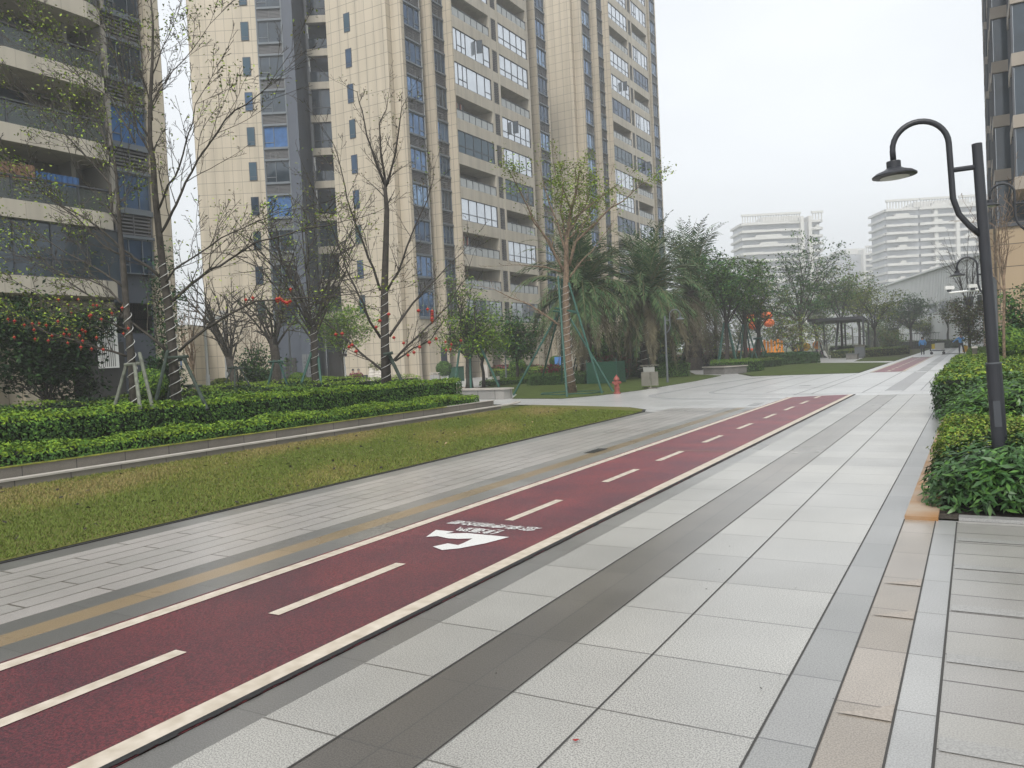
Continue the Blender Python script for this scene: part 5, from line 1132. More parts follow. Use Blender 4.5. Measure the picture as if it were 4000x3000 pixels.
# ------------------------------------------------------------------ street furniture
def arc_pts(c, r, a0, a1, n, ux, uz):
    return [c + ux*(r*math.cos(a0+(a1-a0)*i/n)) + uz*(r*math.sin(a0+(a1-a0)*i/n)) for i in range(n+1)]
def lamp(label, base, Hp, side, mat, tilt=0.0, k=1.0, group='crook neck garden lamps', pr=.053, collar=True):
    """garden lamp: thick post, a thin crook tube bracketed beside it, a shallow dish lamp hanging from the crook"""
    T = thing('street_lamp', label, 'street lamp', base, 0, group); T.rotation_euler = (0, tilt, 0)
    ux = Vector((side[0], side[1], 0)).normalized(); uz = Vector((0, 0, 1)); 
    b = MB(); b.tube([(0, 0, 0), (0, 0, Hp)], [pr*1.08*k, pr*.86*k], 20); 
    if collar: b.tube([(0, 0, .0), (0, 0, Hp*.39)], pr*1.28*k, 20); 
    b.build('post', mat, T)
    if collar: b = MB(); b.tube([(0, 0, Hp*.39), (0, 0, Hp*.39+.012)], pr*1.34*k, 20); b.build('collar', m_polegrey, T)
    off = .24*k; top = Hp + .045*k; r = .25*k
    b = MB(); z0 = Hp - .87*k
    P = [Vector(ux)*(pr*k*.6) + uz*z0, ux*(.12*k) + uz*(z0+.1*k), ux*(.2*k)+uz*(z0+.22*k), ux*off + uz*(z0+.38*k), ux*off + uz*(top)]
    P += arc_pts(ux*(off+r) + uz*top, r, math.pi, 0, 16, ux, uz)[1:]
    e = P[-1]; P.append(e - uz*.1*k)
    b.tube(P, .028*k, 10); b.build('crook', mat, T, smooth=True)
    b = MB(); b.tube([uz*(Hp-.22*k), ux*off + uz*(Hp-.22*k)], .026*k, 8); b.build('bracket', mat, T)
    hd = P[-1]
    S_h = thing('lamp_head', None, None, hd); S_h.parent = T
    b = MB(); b.lathe([(.064*k, .0), (.066*k, -.005), (.066*k, -.065*k), (.1*k, -.085*k), (.17*k, -.11*k), (.205*k, -.135*k), (.205*k, -.148*k), (.165*k, -.156*k)], 0, 0, 28); b.build('shade', mat, S_h)
    b = MB(); b.lathe([(.001, -.156*k), (.135*k, -.158*k), (.135*k, -.162*k), (.001, -.166*k)], 0, 0, 24); b.build('lens', nmat('lamp_lens', (.5, .52, .46), .35), S_h)
    global LAMP0
    if 'LAMP0' not in globals(): LAMP0 = T
    return T
p = D(3862, 1500, 7.75); lamp('charcoal lamp post standing in the glossy bushes, nearest of all', (p.x+.1, p.y, 0), 3.48, (-1, -.25), m_pole, tilt=-.04)
b = MB(); b.box(-.03, .03, -.0715, -.066, .75, 1.0); b.build('access_door', m_frame, LAMP0)
p = D(3875, 1310, 22.5); lamp('charcoal lamp post just behind the nearest one, before the tan podium', (p.x, p.y, 0), 3.55, (-1, -.1), m_pole, tilt=-.02)
p = D(3990, 1310, 19); lamp('small lamp crook seen before the right hand bays', (p.x+.18, p.y, 0), 4.9, (-1, 0), m_pole, pr=.05)
p = G(2608, 1495); lamp('grey lamp post beside the steel litter bin', (p.x, p.y, 0), 3.3, (1, .3), m_polegrey, collar=False)
p = D(1345, 1500, 56); lamp('tall grey lamp post beside the white camera mast', (p.x, p.y, 0), 5.6, (-1, -.4), m_polegrey, k=1.7, collar=False)
p = D(1140, 1500, 54); lamp('grey lamp in front of the slate entrance wall', (p.x, p.y, 0), 4.9, (1, .4), m_polegrey, k=1.35, collar=False)
p = D(1975, 1420, 56); lamp('faint lamp between the round evergreen and the arcade', (p.x, p.y, 0), 3.7, (1, .3), m_polegrey, collar=False)

def at_px(name, label, cat, px, py, d=None, rz=0, group=None):
    p = G(px, py) if d is None else D(px, py, d); return thing(name, label, cat, (p.x, p.y, 0), rz, group)
# hydrant
T = at_px('fire_hydrant', 'faded red fire hydrant on the lawn edge beside the green poles', 'fire hydrant', 2411, 1538)
m_hyd = nmat('hydrant_red', (.23, .06, .045), .6, nscale=8, namt=.25)
b = MB(); b.lathe([(.14, 0), (.14, .05), (.1, .07), (.1, .2), (.12, .21), (.12, .25), (.095, .27), (.095, .52), (.12, .53), (.125, .56), (.1, .62), (.07, .67), (.03, .7), (.03, .75), (.001, .76)], 0, 0, 14); b.build('barrel', m_hyd, T)
for s_ in (-1, 1): b = MB(); b.tube([(s_*.08, 0, .44), (s_*.17, 0, .44)], .05, 10); b.tube([(s_*.17, 0, .44), (s_*.19, 0, .44)], .035, 6); b.build('outlet', m_hyd, T)
b = MB(); b.tube([(0, -.08, .4), (0, -.17, .4)], .065, 10); b.build('front_outlet', m_hyd, T)
# steel twin litter bin
T = at_px('litter_bin', 'stainless steel twin litter bin with flared roof on the lawn edge', 'litter bin', 2540, 1518, rz=.35)
b = MB(); b.lathe([(.3, 0), (.3, .05), (.24, .07)], 0, 0, 20); b.build('base_plate', m_steel, T)
for s_, n_ in ((-1, 0), (1, 0)):
    b = MB(); b.box(-.36 if s_ < 0 else .06, -.0 if s_ < 0 else .36, -.2, .2, .13, .72); b.build('bin_box', m_steel, T)
b = MB(); b.box(.01, .05, -.16, .16, .07, .96); b.build('divider', m_steel, T)
b = MB(); b.box(-.26, .22, -.17, .17, .721, .94); b.build('bin_hood', nmat('steel_dark', (.3, .3, .27), .35, metal=.8), T)
b = MB(); b.prism([(-.4, -.24), (.4, -.24), (.4, .24), (-.4, .24)], .99, 1.015)
b.f[-6:] = b.f[-6:]; b.tube([(-.25, 0, .95), (-.36, 0, 1.0)], .03, 6); b.build('bin_roof', m_steel, T)
b = MB(); b.face([(-.4, -.24, 1.016), (0, -.24, .96), (0, .24, .96), (-.4, .24, 1.016)]); b.build('roof_fold', m_steel, T)
T = at_px('litter_bin', 'small grey litter bin beside the pergola post', 'litter bin', 3360, 1397, 73)
b = MB(); b.box(-.42, .42, -.3, .3, .1, 1.0); b.box(-.3, .3, -.2, .2, 0, .099); b.build('bin_box', m_polegrey, T); b = MB(); b.box(-.5, .5, -.36, .36, 1.12, 1.2); b.box(-.4, .4, -.28, .28, 1.001, 1.119); b.build('bin_roof', m_steel, T)
# stone blocks and planter box
m_block = tilemat('stone_block', (.33, .32, .3), (.29, .285, .27), (.08, .08, .075), .9, 5, .012, mode='wall', shift=(300, 1), speck=.1, rough=(.5, .7))
T = at_px('stone_bench', 'grey stone bench block with pale top at the end of the hedge', 'stone bench', 1890, 1562, 32.2, rz=-.15)
b = MB(); b.box(-1.6, 1.05, 0, .55, 0, .38); b.build('bench_block', m_block, T); b = MB(); b.box(-1.65, 1.1, -.05, .6, .381, .44); b.build('bench_top', m_cap, T)
T = at_px('planter_box', 'long dark stone planter box holding the propped green tree', 'planter', 2832, 1457, 48.5, rz=-.55)
b = MB(); b.box(-.9, .9, -.9, .9, 0, .42); b.build('box_wall', nmat('planter_dark', (.15, .145, .135), .7, nscale=4, namt=.2), T); b = MB(); b.box(-.96, .96, -.96, .96, .421, .48); b.build('box_rim', m_cap, T); b = MB(); b.box(-.8, .8, -.8, .8, .481, .5); b.build('soil', m_soil, T)
T = at_px('stone_bench', 'dark stone bench block left of the small grey bin', 'stone bench', 3330, 1408, 69, rz=-.1)
b = MB(); b.box(-.45, .45, -.3, .3, 0, .46); b.build('bench_block', nmat('planter_dark', (.15, .145, .135), .7), T); b = MB(); b.box(-.5, .5, -.35, .35, .461, .52); b.build('bench_top', m_polegrey, T)
# pergola
A_, B2, C2, D2 = D(3158, 1396, 80), D(3376, 1396, 78), D(3396, 1396, 92), D(3195, 1396, 96)
T = thing('pergola', 'dark steel pergola frame with thin flat roof beside the far lawn', 'pergola', (A_.x, A_.y, 0))
m_per = nmat('pergola_steel', (.05, .055, .065), .5); o_ = Vector((A_.x, A_.y, 0)); z = 3.7
for q_ in (B2, C2, D(3222, 1396, 82), D(3305, 1396, 95)):
    q_ = q_ - o_; b = MB(); b.box(q_.x-.09, q_.x+.09, q_.y-.09, q_.y+.09, 0, z); b.build('post', m_per, T)
for px0, px1, d_ in ((3222, 3178, 82), (3262, 3280, 80)): a, c = D(px0, 1396, d_)-o_, D(px1, 1396, d_)-o_; a.z = 0; c.z = z; b = MB(); b.tube([a, c], .11, 4); b.build('brace', m_per, T)
b = MB(); b.prism([((q_-o_).x, (q_-o_).y) for q_ in (A_, B2, C2, D2)], z+.001, z+.26); b.build('roof_frame', m_per, T)

# olive bollard lamps
for px, d, lb in ((3808, 30, 'stout olive square bollard lamp in the box hedge, left of the lamp posts'), (3880, 29, 'stout olive square bollard lamp half hidden behind the charcoal posts')):
    p = D(px, 1390, d); T = thing('bollard_lamp', lb, 'bollard lamp', (p.x, p.y, 0), 0, 'olive bollard lamps')
    b = MB(); b.box(-.085, .085, -.085, .085, 0, 1.12); b.build('body', nmat('bollard_olive', (.07, .065, .05), .5), T); b = MB(); b.box(-.1, .1, -.1, .1, 1.121, 1.19); b.build('cap', nmat('bollard_cap', (.42, .4, .36), .5), T)
T = at_px('bollard_lamp', 'small dark bollard with pale top by the bright hedge near the arcade', 'bollard lamp', 1946, 1487, 45)
b = MB(); b.tube([(0, 0, 0), (0, 0, .42)], .1, 10); b.build('body', m_pole, T); b = MB(); b.tube([(0, 0, .421), (0, 0, .62)], .1, 10); b.build('cap', m_cap, T)

# camera masts, white box
def mast(label, px, d, Hm, sgn, lam=1):
    T = thing('camera_mast', label, 'camera mast', (D(px, 1500, d).x, D(px, 1500, d).y, 0), 0, 'white camera masts')
    b = MB(); b.tube([(0, 0, 0), (0, 0, Hm*.33)], .105, 12); b.tube([(0, 0, Hm*.33), (0, 0, Hm)], .07, 12); b.build('pole', m_white, T)
    f = Vector((.864, .5, 0)); b = MB(); b.tube([(0, 0, Hm-.12), f*1.1*sgn + Vector((0, 0, Hm-.05))], .035, 8); b.build('arm', m_white, T)
    for k in (.35, 1.0):
        c = f*k*sgn + Vector((0, 0, Hm)); b = MB(); b.xf = Matrix.Translation(c) @ Matrix.Rotation(-.3, 4, 'Z') @ Matrix.Rotation(.18, 4, 'Y'); b.box(-.3, .28, -.1, .1, .02, .2, 0); b.box(-.33, -.301, -.08, .08, .04, .18, 1); b.build('camera', [m_white, m_frame], T)
    b = MB(); b.box(f.x*.5*sgn-.12, f.x*.5*sgn+.12, f.y*.5*sgn-.02, f.y*.5*sgn+.02, Hm-.55, Hm-.25); b.build('bracket_plate', m_polegrey, T)
mast('white mast with two surveillance cameras before the annex wall', 813, 42, 4.6, 1)
mast('second white camera mast, right of the one before the annex wall', 888, 52, 5.0, -1)
T = at_px('camera_mast', 'slim white mast with a small camera box beside the tall grey lamp', 'camera mast', 1350, 1512, 55)
b = MB(); b.tube([(0, 0, 0), (0, 0, 1.6)], .1, 10); b.tube([(0, 0, 1.6), (0, 0, 4.8)], .065, 10); b.build('pole', m_white, T); b = MB(); b.box(.05, .3, -.2, .0, 2.4, 2.7, 0); b.ball((.3, -.15, 2.35), .1, 1); b.build('camera', [m_white, m_frame], T)
p = D(3895, 1400, 25.0); T = thing('camera_mast', 'white horizontal camera arm reaching left from behind the lamp post', 'camera mast', (p.x, p.y, 0))
b = MB(); b.tube([(0, 0, 0), (0, 0, 3.4)], .05, 8); b.build('pole', m_polegrey, T); b = MB(); b.tube([(0, 0, 3.05), (-1.25, -.1, 3.0)], .035, 8); b.build('arm', m_white, T)
for x in (-1.25, -.6): b = MB(); b.xf = Matrix.Translation((x, -.1, 3.14)) @ Matrix.Rotation(.5, 4, 'Z'); b.box(-.14, .14, -.05, .05, -.03, .08, 0); b.box(-.05, .05, -.04, .04, -.1, -.031, 1); b.build('camera', [m_white, m_frame], T)
# totem, stone bin, dark grille mat, green mesh bin
T = at_px('totem_sign', 'tall navy totem sign with white angled foot before the arcade', 'totem sign', 1740, 1487, 62, rz=.45)
b = MB(); b.box(-.24, .24, -.08, .08, .5, 2.75); b.build('panel', nmat('navy', (.012, .016, .03), .4), T); b = MB(); b.xf = Matrix.Rotation(0, 4, 'Z')
i = b.prism([(-.3, -.1), (.5, -.1), (.5, .1), (-.3, .1)], 0, .45); b.prism([(-.3, -.1), (.1, -.1), (.1, .1), (-.3, .1)], .451, 1.0); b.build('foot', m_white, T)
b = MB(); v = [(.1, -.1), (.5, -.1)]; b.face([(.1, -.1, .451), (.5, -.1, .451), (.1, -.1, 1.0)]); b.face([(.1, .1, .451), (.1, .1, 1.0), (.5, .1, .451)]); b.face([(.5, -.1, .451), (.5, .1, .451), (.1, .1, 1.0), (.1, -.1, 1.0)]); b.build('foot_wedge', m_white, T)
T = at_px('litter_bin', 'squat grey stone litter bin by the arcade opening', 'litter bin', 1700, 1488, 60, rz=.45)
b = MB(); b.box(-.35, .35, -.25, .25, 0, .62); b.build('bin_box', m_block, T); b = MB(); b.box(-.1, .1, -.2, .2, .621, .72); b.box(-.36, .36, -.27, .27, .721, .78); b.build('bin_roof', m_cap, T)
m_mesh = nmat('mesh_green', (.02, .11, .06), .8, nscale=30, col2=(.004, .02, .012), detail=1)
T = at_px('meter_box', 'green net covered box beside the white totem foot', 'utility box', 1782, 1478, 62); b = MB(); b.box(-.5, .5, -.4, .4, 0, 1.1); b.build('netting', m_mesh, T); b = MB(); b.box(-.52, .52, -.42, .42, 1.101, 1.15); b.build('lid', m_steel, T)
T = at_px('tree_guard', 'dark green mesh cage standing behind the green poles', 'mesh cage', 2370, 1490, 43); b = MB(); b.box(-.85, .85, -.6, .6, 0, 1.15); b.build('netting', m_mesh, T); 
for x in (-.86, .86): b = MB(); b.tube([(x, -.62, 0), (x, -.62, 1.3)], .03, 6); b.build('corner_post', m_greygrn, T)
# hose ring around the staked tree
b = MB(); p = G(2235, 1538); P = [(p.x + 1.35*math.cos(a/40*2*math.pi), p.y + 1.1*math.sin(a/40*2*math.pi), .045+.01*math.sin(a)) for a in range(41)]; b.tube(P, .022, 5)
tag(b.build('hose_ring', m_greygrn), 'green hose laid in a ring on the grass around the staked tree', 'hose')
T = at_px('info_post', 'small grey upright box post among the shrubs near the arcade', 'utility box', 1900, 1468, 58); b = MB(); b.box(-.2, .2, -.12, .12, .25, 1.2); b.build('body', m_cap, T); b = MB(); b.box(-.05, .05, -.05, .05, 0, .249); b.build('foot', m_polegrey, T)
T = at_px('sign_board', 'small blue and white board behind the staked trunk', 'sign', 2182, 1440, 58); b = MB(); b.box(-.28, .28, -.02, .02, .9, 1.5, 0); b.build('board', [nmat('sign_blue', (.1, .25, .6), .5)], T); b = MB(); b.tube([(0, 0, 0), (0, 0, .9)], .03, 6); b.build('post', m_steel, T)
# white pots
for k, (px, r, h) in enumerate(((1456, .28, 1.35), (1476, .26, 1.12), (1493, .28, 1.35))):
    p = D(px, 1503, 62.5 - .0*k); T = thing('plant_pot', ['tall rippled white pot nearest the seated people', 'shorter rippled white pot, middle of three', 'tall rippled white pot half hidden behind the vase shaped tree'][k], 'plant pot', (p.x, p.y, 0), 0, 'rippled white pots by the tower wall')
    b = MB(); b.lathe([(r*(.7 + .35*math.sin(math.pi*min(1, i/22*1.05)))*(1 + .07*math.sin(i*1.57)), h*i/22) for i in range(23)], 0, 0, 16); b.build('pot', nmat('pot_white', (.6, .56, .5), .6), T)
    P = rng.normal(0, .13, (50, 3)) + [0, 0, h+.22]; leafcloud(P, rng.normal(0, 1, (50, 3)), .25, [g_dark, g_oliv], 'leaves', T, aspect=.3)

# ------------------------------------------------------------------ people
skin = nmat('skin', (.42, .24, .17), .6); hair = nmat('hair_dark', (.02, .017, .015), .7); hairg = nmat('hair_grey', (.16, .15, .14), .8)
def person(label, base, rz, J, edges, mats_at, name='person', clothes=()):
    """one continuous skinned body from a joint skeleton; clothing is coloured by region, hair is a child"""
    me = bpy.data.meshes.new(name); names = list(J); idx = {n: i for i, n in enumerate(names)}
    me.from_pydata([J[n][:3] for n in names], [(idx[a], idx[b_]) for a, b_ in edges], [])
    o = bpy.data.objects.new(name, me); C.objects.link(o)
    md = o.modifiers.new('s', 'SKIN'); sv = me.skin_vertices[0].data
    for n in names: r = J[n][3]; sv[idx[n]].radius = (r, r*.8 if n in ('chest', 'waist', 'hip') else r); sv[idx[n]].use_root = n == 'hip'
    o.modifiers.new('u', 'SUBSURF').levels = 2
    dg = bpy.context.evaluated_depsgraph_get(); dg.update(); m2 = bpy.data.meshes.new_from_object(o.evaluated_get(dg)); bpy.data.objects.remove(o)
    uniq = []
    for m in [mats_at(Vector((0, 0, 0)), None)] : pass
    ob = bpy.data.objects.new(name, m2); C.objects.link(ob); m2.materials.clear(); lst = []
    inv = {n: Vector(J[n][:3]) for n in names}
    for p in m2.polygons:
        c = p.center; nn = min(inv, key=lambda k: (inv[k]-c).length); m = mats_at(c, nn)
        if m not in lst: lst.append(m)
        p.material_index = lst.index(m); p.use_smooth = True
    for m in lst: m2.materials.append(m)
    ob.location = base; ob.rotation_euler = (0, 0, rz); tag(ob, label, 'person')
    return ob
STD = [('hip', 'waist'), ('waist', 'chest'), ('chest', 'neck'), ('neck', 'head'), ('head', 'crown'), ('chest', 'shl'), ('shl', 'ell'), ('ell', 'wrl'), ('wrl', 'hal'), ('chest', 'shr'), ('shr', 'elr'), ('elr', 'wrr'), ('wrr', 'har'),
       ('hip', 'hl'), ('hl', 'kl'), ('kl', 'al'), ('al', 'tl'), ('hip', 'hr'), ('hr', 'kr'), ('kr', 'ar'), ('ar', 'tr')]
def std_mats(top, pants, shoe, hands=skin):
    def f(c, n):
        if n is None: return skin
        if n in ('head', 'crown', 'neck'): return skin
        if n in ('hal', 'har'): return hands
        if n in ('kl', 'kr', 'al', 'ar', 'hl', 'hr', 'hip'): return pants
        if n in ('tl', 'tr'): return shoe
        return top
    return f
m_blue = nmat('work_jacket_blue', (.1, .33, .7), .8, nscale=8, namt=.2); m_navy = nmat('trousers_navy', (.03, .035, .05), .85); m_shoe = nmat('shoe_black', (.02, .02, .02), .6)
def hairdo(parent, c, r, mat, brim=False):
    b = MB(); b.ball(c, r, 0, 10, 6, 1.0)
    if brim: b.lathe([(r*1.5, c[2]-.0), (r*1.5, c[2]+.01)], c[0], c[1], 12)
    o = b.build('hat' if brim else 'hair', mat, parent); return o
# worker seen from behind
Jw = dict(hip=(0, 0, .82, .15), waist=(0, 0, 1.0, .17), chest=(0, .03, 1.25, .19), neck=(0, .07, 1.4, .06), head=(0, .1, 1.49, .085), crown=(0, .11, 1.57, .06),
          shl=(-.19, .03, 1.3, .08), ell=(-.28, -.0, 1.06, .062), wrl=(-.26, .08, .86, .045), hal=(-.25, .12, .79, .04), shr=(.19, .03, 1.3, .08), elr=(.29, 0, 1.07, .062), wrr=(.27, .1, .88, .045), har=(.25, .15, .82, .04),
          hl=(-.1, 0, .78, .1), kl=(-.11, .04, .45, .07), al=(-.1, -.04, .08, .05), tl=(-.11, .08, .04, .045), hr=(.1, 0, .78, .1), kr=(.1, .03, .45, .07), ar=(.09, 0, .08, .05), tr=(.1, .12, .04, .045))
p = D(3605, 1385, 73.0); w1 = person('worker in blue jacket and dark trousers, back turned, walking beside the cart', (p.x, p.y, 0), .25, Jw, STD, std_mats(m_blue, m_navy, m_shoe)); hairdo(w1, (0, .09, 1.55), .1, hair)
Jp = dict(Jw); Jp.update(head=(0, -.05, 1.6, .085), crown=(0, -.05, 1.68, .06), neck=(0, -.02, 1.5, .06), chest=(0, 0, 1.32, .19), waist=(0, 0, 1.05, .16), hip=(0, 0, .86, .15),
          shl=(-.19, 0, 1.38, .08), ell=(-.42, -.12, 1.22, .06), wrl=(-.62, -.2, 1.06, .045), hal=(-.69, -.22, 1.0, .04), shr=(.19, 0, 1.38, .08), elr=(.3, -.1, 1.17, .06), wrr=(.12, -.26, 1.12, .045), har=(.05, -.28, 1.12, .04),
          hl=(-.1, 0, .82, .1), kl=(-.13, 0, .46, .07), al=(-.14, .02, .08, .05), tl=(-.14, -.1, .04, .045), hr=(.1, 0, .82, .1), kr=(.17, 0, .46, .07), ar=(.25, .02, .08, .05), tr=(.26, -.1, .04, .045))
p = D(3755, 1384, 70.0); w2 = person('worker in blue jacket facing the camera, one arm stretched out to the side', (p.x, p.y, 0), .1, Jp, STD, std_mats(m_blue, m_navy, m_shoe)); hairdo(w2, (0, -.04, 1.7), .1, hairg, True)
# seated pair
def seated(label, px, dk, top, pants, mirrored):
    s_ = -1 if mirrored else 1
    J = dict(hip=(0, 0, .5, .15), waist=(0, 0, .68, .16), chest=(0, .0, .92, .19), neck=(0, -.02, 1.08, .06), head=(.02*s_, -.07, 1.17, .085), crown=(.02*s_, -.06, 1.26, .06),
             shl=(-.19, 0, .98, .08), ell=(-.24, -.14, .76, .06), wrl=(-.1, -.36, .7, .045), hal=(-.04, -.41, .7, .04), shr=(.19, 0, .98, .08), elr=(.3, -.14, .8, .06), wrr=(.16, -.34, .9 if mirrored else .7, .045), har=(.1, -.38, .96 if mirrored else .7, .04),
             hl=(-.1, -.05, .5, .1), kl=(-.13, -.42, .5, .075), al=(-.13, -.42, .08, .05), tl=(-.13, -.54, .04, .045), hr=(.1, -.05, .5, .1), kr=(.14, -.42, .5, .075), ar=(.16, -.46, .08, .05), tr=(.16, -.58, .04, .045))
    p = D(px, 1500, 60.3); o = person(label, (p.x, p.y, 0), R(52), J, STD, std_mats(top, pants, m_shoe)); hairdo(o, (.02*s_, -.03, 1.27), .1, dk); return o
s1 = seated('seated person in dusty red jacket and black cap, head bowed, left of the pair', 1380, hair, nmat('jacket_dusty_red', (.17, .045, .06), .85), nmat('trousers_black', (.02, .02, .022), .9), False)
s2 = seated('seated person in dark crimson coat and pale trousers, hand raised to the face', 1404, hairg, nmat('coat_crimson', (.11, .012, .025), .85), nmat('trousers_pale', (.42, .39, .33), .85), True)
p = D(1392, 1500, 60.45); T = thing('park_bench', 'dark bench carrying the two seated people', 'bench', (p.x, p.y, 0), R(52))
b = MB(); b.box(-.95, .95, -.28, .18, .36, .42); b.build('seat', m_frame, T); b = MB(); b.box(-.95, .95, .2, .25, .55, .85); b.build('backrest', m_frame, T)
for x in (-.8, .8):
    for y in (-.22, .2): b = MB(); b.box(x-.03, x+.03, y-.03, y+.03, 0, .36 if y < 0 else .55); b.build('leg', m_frame, T)
# cleaning cart and wet floor sign
T = at_px('cleaning_cart', 'pale grey cleaning cart with yellow bag, standing between the two workers', 'cleaning cart', 3670, 1384, 72)
b = MB(); b.prism([(-.33, -.3), (.4, -.3), (.4, .3), (-.33, .3)], .42, 1.02); b.build('bin', nmat('cart_grey', (.5, .5, .46), .6), T)
b = MB(); b.box(-.75, .45, -.35, .35, .3, .38); b.box(-.75, -.68, -.3, .3, .38, 1.3); b.build('frame', m_frame, T); b = MB(); b.box(-.6, -.36, -.25, .25, .5, .95); b.build('bag', nmat('bag_yellow', (.6, .45, .02), .7), T)
b = MB(); b.tube([(-.7, 0, 1.3), (-.85, 0, 1.5)], .05, 6); b.build('mop_head', m_polegrey, T); b = MB(); b.box(-.36, .43, -.32, .32, 1.021, 1.05); b.build('lid', m_frame, T)
for x in (-.62, .35): b = MB(); b.xf = Matrix.Translation((x, -.25, .13)) @ Matrix.Rotation(R(90), 4, 'X'); b.lathe([(.13, -.03), (.13, .03)], 0, 0, 12); b.box(-.02, .02, .1, .17, -.02, .02); b.build('wheel', m_shoe, T)
T = at_px('floor_sign', 'yellow folding wet floor sign behind the pointing worker', 'floor sign', 3770, 1368, 76, rz=.3)
for s_ in (-1, 1): b = MB(); b.xf = Matrix.Rotation(s_*.16, 4, 'X') @ Matrix.Translation((0, 0, .0)); b.box(-.18, .18, -.1*s_-.02, -.1*s_+.02, .0, .62); b.build('board', nmat('sign_yellow', (.7, .4, .02), .5), T)
# hose of the pressure washer
b = MB(); c0 = D(3680, 1385, 71); P = [(c0.x + .12*i + .3*math.sin(i*.8), c0.y - .6 + .8*math.sin(i*.37), .03) for i in range(22)]; b.tube(P, .03, 5); tag(b.build('water_hose', m_frame), 'dark water hose curling over the wet path beside the cart', 'hose')

# ------------------------------------------------------------------ playground
m_or = nmat('play_orange', (.85, .3, .02), .45); m_rd = nmat('play_red', (.65, .08, .02), .4); m_yl = nmat('play_yellow', (.75, .42, .02), .45)
T = at_px('play_tower', 'orange playground unit with red slide behind the low olive tree', 'playground', 3012, 1400, 75)
b = MB()
for i in range(7):
    x = -.95 + i*.31; b.prism([(x, -.05), (x+.2, -.05), (x+.2, .05), (x, .05)], .95, 1.95 + .15*(i % 2))
b.box(-1, 1.2, -.06, .06, .35, .949); b.build('panel', m_or, T); b = MB(); b.box(-1, 1.2, -.07, -.061, .62, .68); b.build('panel_slot', m_frame, T)
b = MB(); b.xf = Matrix.Translation((-.6, -.6, 0)); b.face([(-1.2, -1, 1.35), (-.5, -1, 1.35), (1.1, -1.3, .2), (.4, -1.3, .2)]); b.face([(-1.2, -1, 1.3), (.4, -1.3, .15), (1.1, -1.3, .15), (-.5, -1, 1.3)]); b.tube([(-1.2, -1, 1.4), (.4, -1.3, .25)], .07, 6); b.tube([(-.5, -1, 1.4), (1.1, -1.3, .25)], .07, 6); b.build('slide', m_rd, T)
b = MB(); b.tube(arc_pts(Vector((1.9, 0, 1.0)), .5, math.pi, 0, 10, Vector((1, 0, 0)), Vector((0, 0, 1))), .06, 6); b.tube([(1.4, 0, 0), (1.4, 0, 1.0)], .06, 6); b.tube([(2.4, 0, 0), (2.4, 0, 1.0)], .06, 6); b.build('hoop', m_polegrey, T)
T = at_px('play_balloon', 'orange inflatable pumpkins with green leaves above the forked tree fork', 'inflatable', 2972, 1400, 74)
for x, z in ((-.75, 4.4), (-.6, 3.65), (.75, 4.5), (.95, 3.8)): b = MB(); b.ball((x*.9, 0, z*.95), .52, 0, 14, 8, .75); b.build('pumpkin', nmat('balloon_orange', (.75, .16, .04), .4), T)
for x in (-.95, -.3): b = MB(); b.ball((x, -.45, 3.95), .26, 0, 8, 6, .8); b.build('leaf', nmat('balloon_green', (.2, .5, .04), .5), T)
b = MB(); b.tube([(0, .1, 0), (0, .1, 4.2)], .07, 6); b.box(-.9, .9, .05, .15, 3.9, 3.98); b.build('stand', m_polegrey, T)
T = at_px('play_toy', 'yellow playground tunnel pieces left of the pergola', 'playground', 3150, 1395, 84)
for x, z, m in ((-.9, 1.1, m_yl), (.0, 1.2, m_yl), (1.1, 1.35, m_or)): b = MB(); b.xf = Matrix.Translation((x, 0, z)) @ Matrix.Rotation(R(90), 4, 'X'); b.lathe([(.42, -.2), (.45, 0), (.42, .2), (.2, .21), (.2, -.21)], 0, 0, 14); b.build('ring', m, T)
b = MB(); b.box(-1.3, 1.5, -.1, .1, 0, .7); b.build('base', m_polegrey, T)
T = at_px('rocking_toy', 'white curved rocking seat on the paving left of the pergola', 'playground', 3242, 1398, 80, rz=.2)
b = MB(); b.tube([(-.5, 0, .75), (-.42, 0, .35), (-.15, 0, .15), (.15, 0, .15), (.42, 0, .35), (.5, 0, .75)], .14, 10); b.build('body', m_white, T)
T = at_px('play_toy', 'pink rounded play seat under the olive tree', 'playground', 3202, 1386, 88); b = MB(); b.ball((0, 0, .45), .45, 0, 12, 7, .6); b.build('seat', nmat('play_pink', (.6, .2, .45), .5), T); b = MB(); b.tube([(0, 0, 0), (0, 0, .3)], .08, 8); b.build('foot', m_polegrey, T)
T = at_px('lamp_stub', 'short white post lamp behind the pergola', 'post lamp', 3333, 1385, 90); b = MB(); b.tube([(0, 0, 0), (0, 0, 3.1)], .07, 8); b.build('post', m_white, T); b = MB(); b.tube([(0, 0, 3.05), (-.5, 0, 3.05)], .05, 6); b.build('arm', m_white, T)

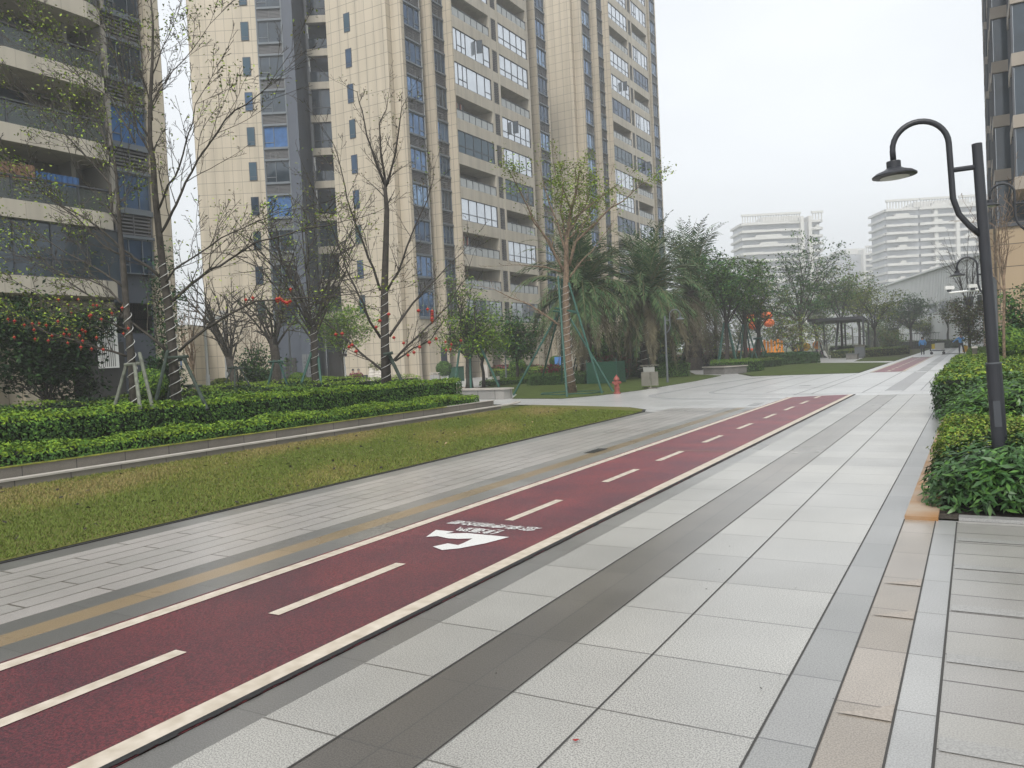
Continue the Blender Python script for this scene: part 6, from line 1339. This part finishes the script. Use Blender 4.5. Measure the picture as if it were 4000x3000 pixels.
# ------------------------------------------------------------------ red lanterns
def lantern_proto(r):
    b = MB(); b.ball((0, 0, -.0), r, 0, 12, 8, .78); b.tube([(0, 0, r*.7), (0, 0, r*.95)], r*.35, 8, 1); b.tube([(0, 0, -r*.95), (0, 0, -r*.7)], r*.35, 8, 1); b.tube([(0, 0, -r*1.9), (0, 0, -r*.95)], r*.12, 5, 0); b.tube([(0, 0, r*.95), (0, 0, r*2.2)], r*.05, 4, 1)
    return b.build('lantern', [m_red, m_gold])
base_l = None; NEW = []
ORD = 'first second third fourth fifth sixth seventh eighth ninth tenth eleventh twelfth thirteenth fourteenth fifteenth sixteenth seventeenth eighteenth nineteenth twentieth'.split(); ORD += ['twenty-' + o for o in ORD[:9]] + ['thirtieth'] + ['thirty-' + o for o in ORD[:9]]
def lanterns(pts, d, label, group, r):
    global base_l
    for k, (x, y) in enumerate(pts):
        if base_l is None: base_l = lantern_proto(.1); o = base_l
        else: o = base_l.copy(); C.objects.link(o)
        o.location = D(x, y, d + random.uniform(-.35, .1)); s_ = r/.1*random.uniform(.9, 1.1); o.scale = (s_, s_, s_); o.rotation_euler = (random.uniform(-.15, .15), random.uniform(-.15, .15), random.uniform(0, 3)); NEW.append((x, y, o, label, group))
f = lambda l: [(x/2.0743, 750 + y/2.0743) for x, y in l]
lanterns(f([(636, 872), (755, 918), (785, 920), (990, 940), (906, 982), (822, 1032), (736, 998), (725, 1006), (576, 980), (547, 916), (475, 872), (470, 1048), (375, 1080), (318, 1066), (262, 1067), (197, 1077), (118, 1046), (66, 1032), (276, 1117), (538, 1114), (518, 1152), (562, 1155), (667, 1118), (691, 1131), (646, 1165), (782, 1180), (670, 1207), (656, 1258), (549, 1223), (392, 1204), (284, 1191), (116, 1178), (420, 1166), (742, 1272), (836, 1277), (1040, 1105), (1000, 1148)]), 16.6, 'small red lantern on the low leftmost tree', 'lanterns on the leftmost bare tree', .031)
g = lambda l: [(1000 + x/2.0743, 750 + y/2.0743) for x, y in l]
lanterns(f([(1992, 873), (2048, 857)]) + g([(280, 788)]), 17.5, 'single red lantern on the long right branch', 'lanterns along the long branch', .04)
lanterns(g([(170, 868), (190, 862), (175, 885), (205, 872), (218, 884), (235, 892), (250, 898), (262, 893), (277, 886)]), 17.5, 'red lantern in the tight branch bunch', 'bunched lanterns on the long branch', .04)
lanterns(g([(1075, 990), (1003, 1044), (974, 1095), (646, 1155), (698, 1148), (755, 1255), (778, 1240), (812, 1292), (1117, 1180), (1196, 1224), (1280, 1300), (1232, 1323), (1317, 962), (1391, 951), (1405, 1220), (1460, 1189), (1326, 1257)]), 25.8, 'tiny red lantern on the vase shaped tree', 'lanterns on the vase shaped tree', .06)
lanterns(g([(1427, 966 + 15*i) for i in range(6)]), 25.6, 'red lantern in the vertical string of six', 'string of six lanterns', .06)
lanterns(g([(1535, 1215), (1583, 1235), (1660, 1205), (1575, 1275), (1540, 1280)]), 42.5, 'faint red lantern in the gnarled tree', 'lanterns in the gnarled twin tree', .08)

by = {}
for x, y, o, label, group in NEW: by.setdefault(group, []).append((x, y, o, label))
for group, L_ in by.items():
    vert = 'vertical' in L_[0][3]; L_.sort(key=lambda q: (q[1] if vert else q[0])); n = len(L_)
    hi = min(range(n), key=lambda i: L_[i][1]); lo = max(range(n), key=lambda i: L_[i][1])
    for i, (x, y, o, label) in enumerate(L_):
        place = ('topmost' if i == 0 else 'lowest' if i == n-1 else ORD[i] + ' from the top') if vert else ('leftmost' if i == 0 else 'rightmost' if i == n-1 else ORD[i] + ' from the left')
        extra = '' if vert else (', highest of all' if i == hi else ', lowest of all' if i == lo else '')
        tag(o, label + ', ' + place + extra, 'lantern', group)

# ------------------------------------------------------------------ haze
b = MB(); b.box(-420, 260, -30, 520, -1.5, 68)
hz = b.build('haze', bpy.data.materials.new('haze')); hz['kind'] = 'stuff'; hz['label'] = 'pale winter haze filling the air over the whole place'; hz['category'] = 'haze'
m = hz.data.materials[0]; m.use_nodes = True; t = m.node_tree; t.nodes.remove(t.nodes['Principled BSDF'])
v = t.nodes.new('ShaderNodeVolumePrincipled'); v.inputs['Density'].default_value = .0015; v.inputs['Color'].default_value = (.93, .95, .98, 1); v.inputs['Anisotropy'].default_value = .2
t.links.new(v.outputs[0], t.nodes['Material Output'].inputs['Volume'])
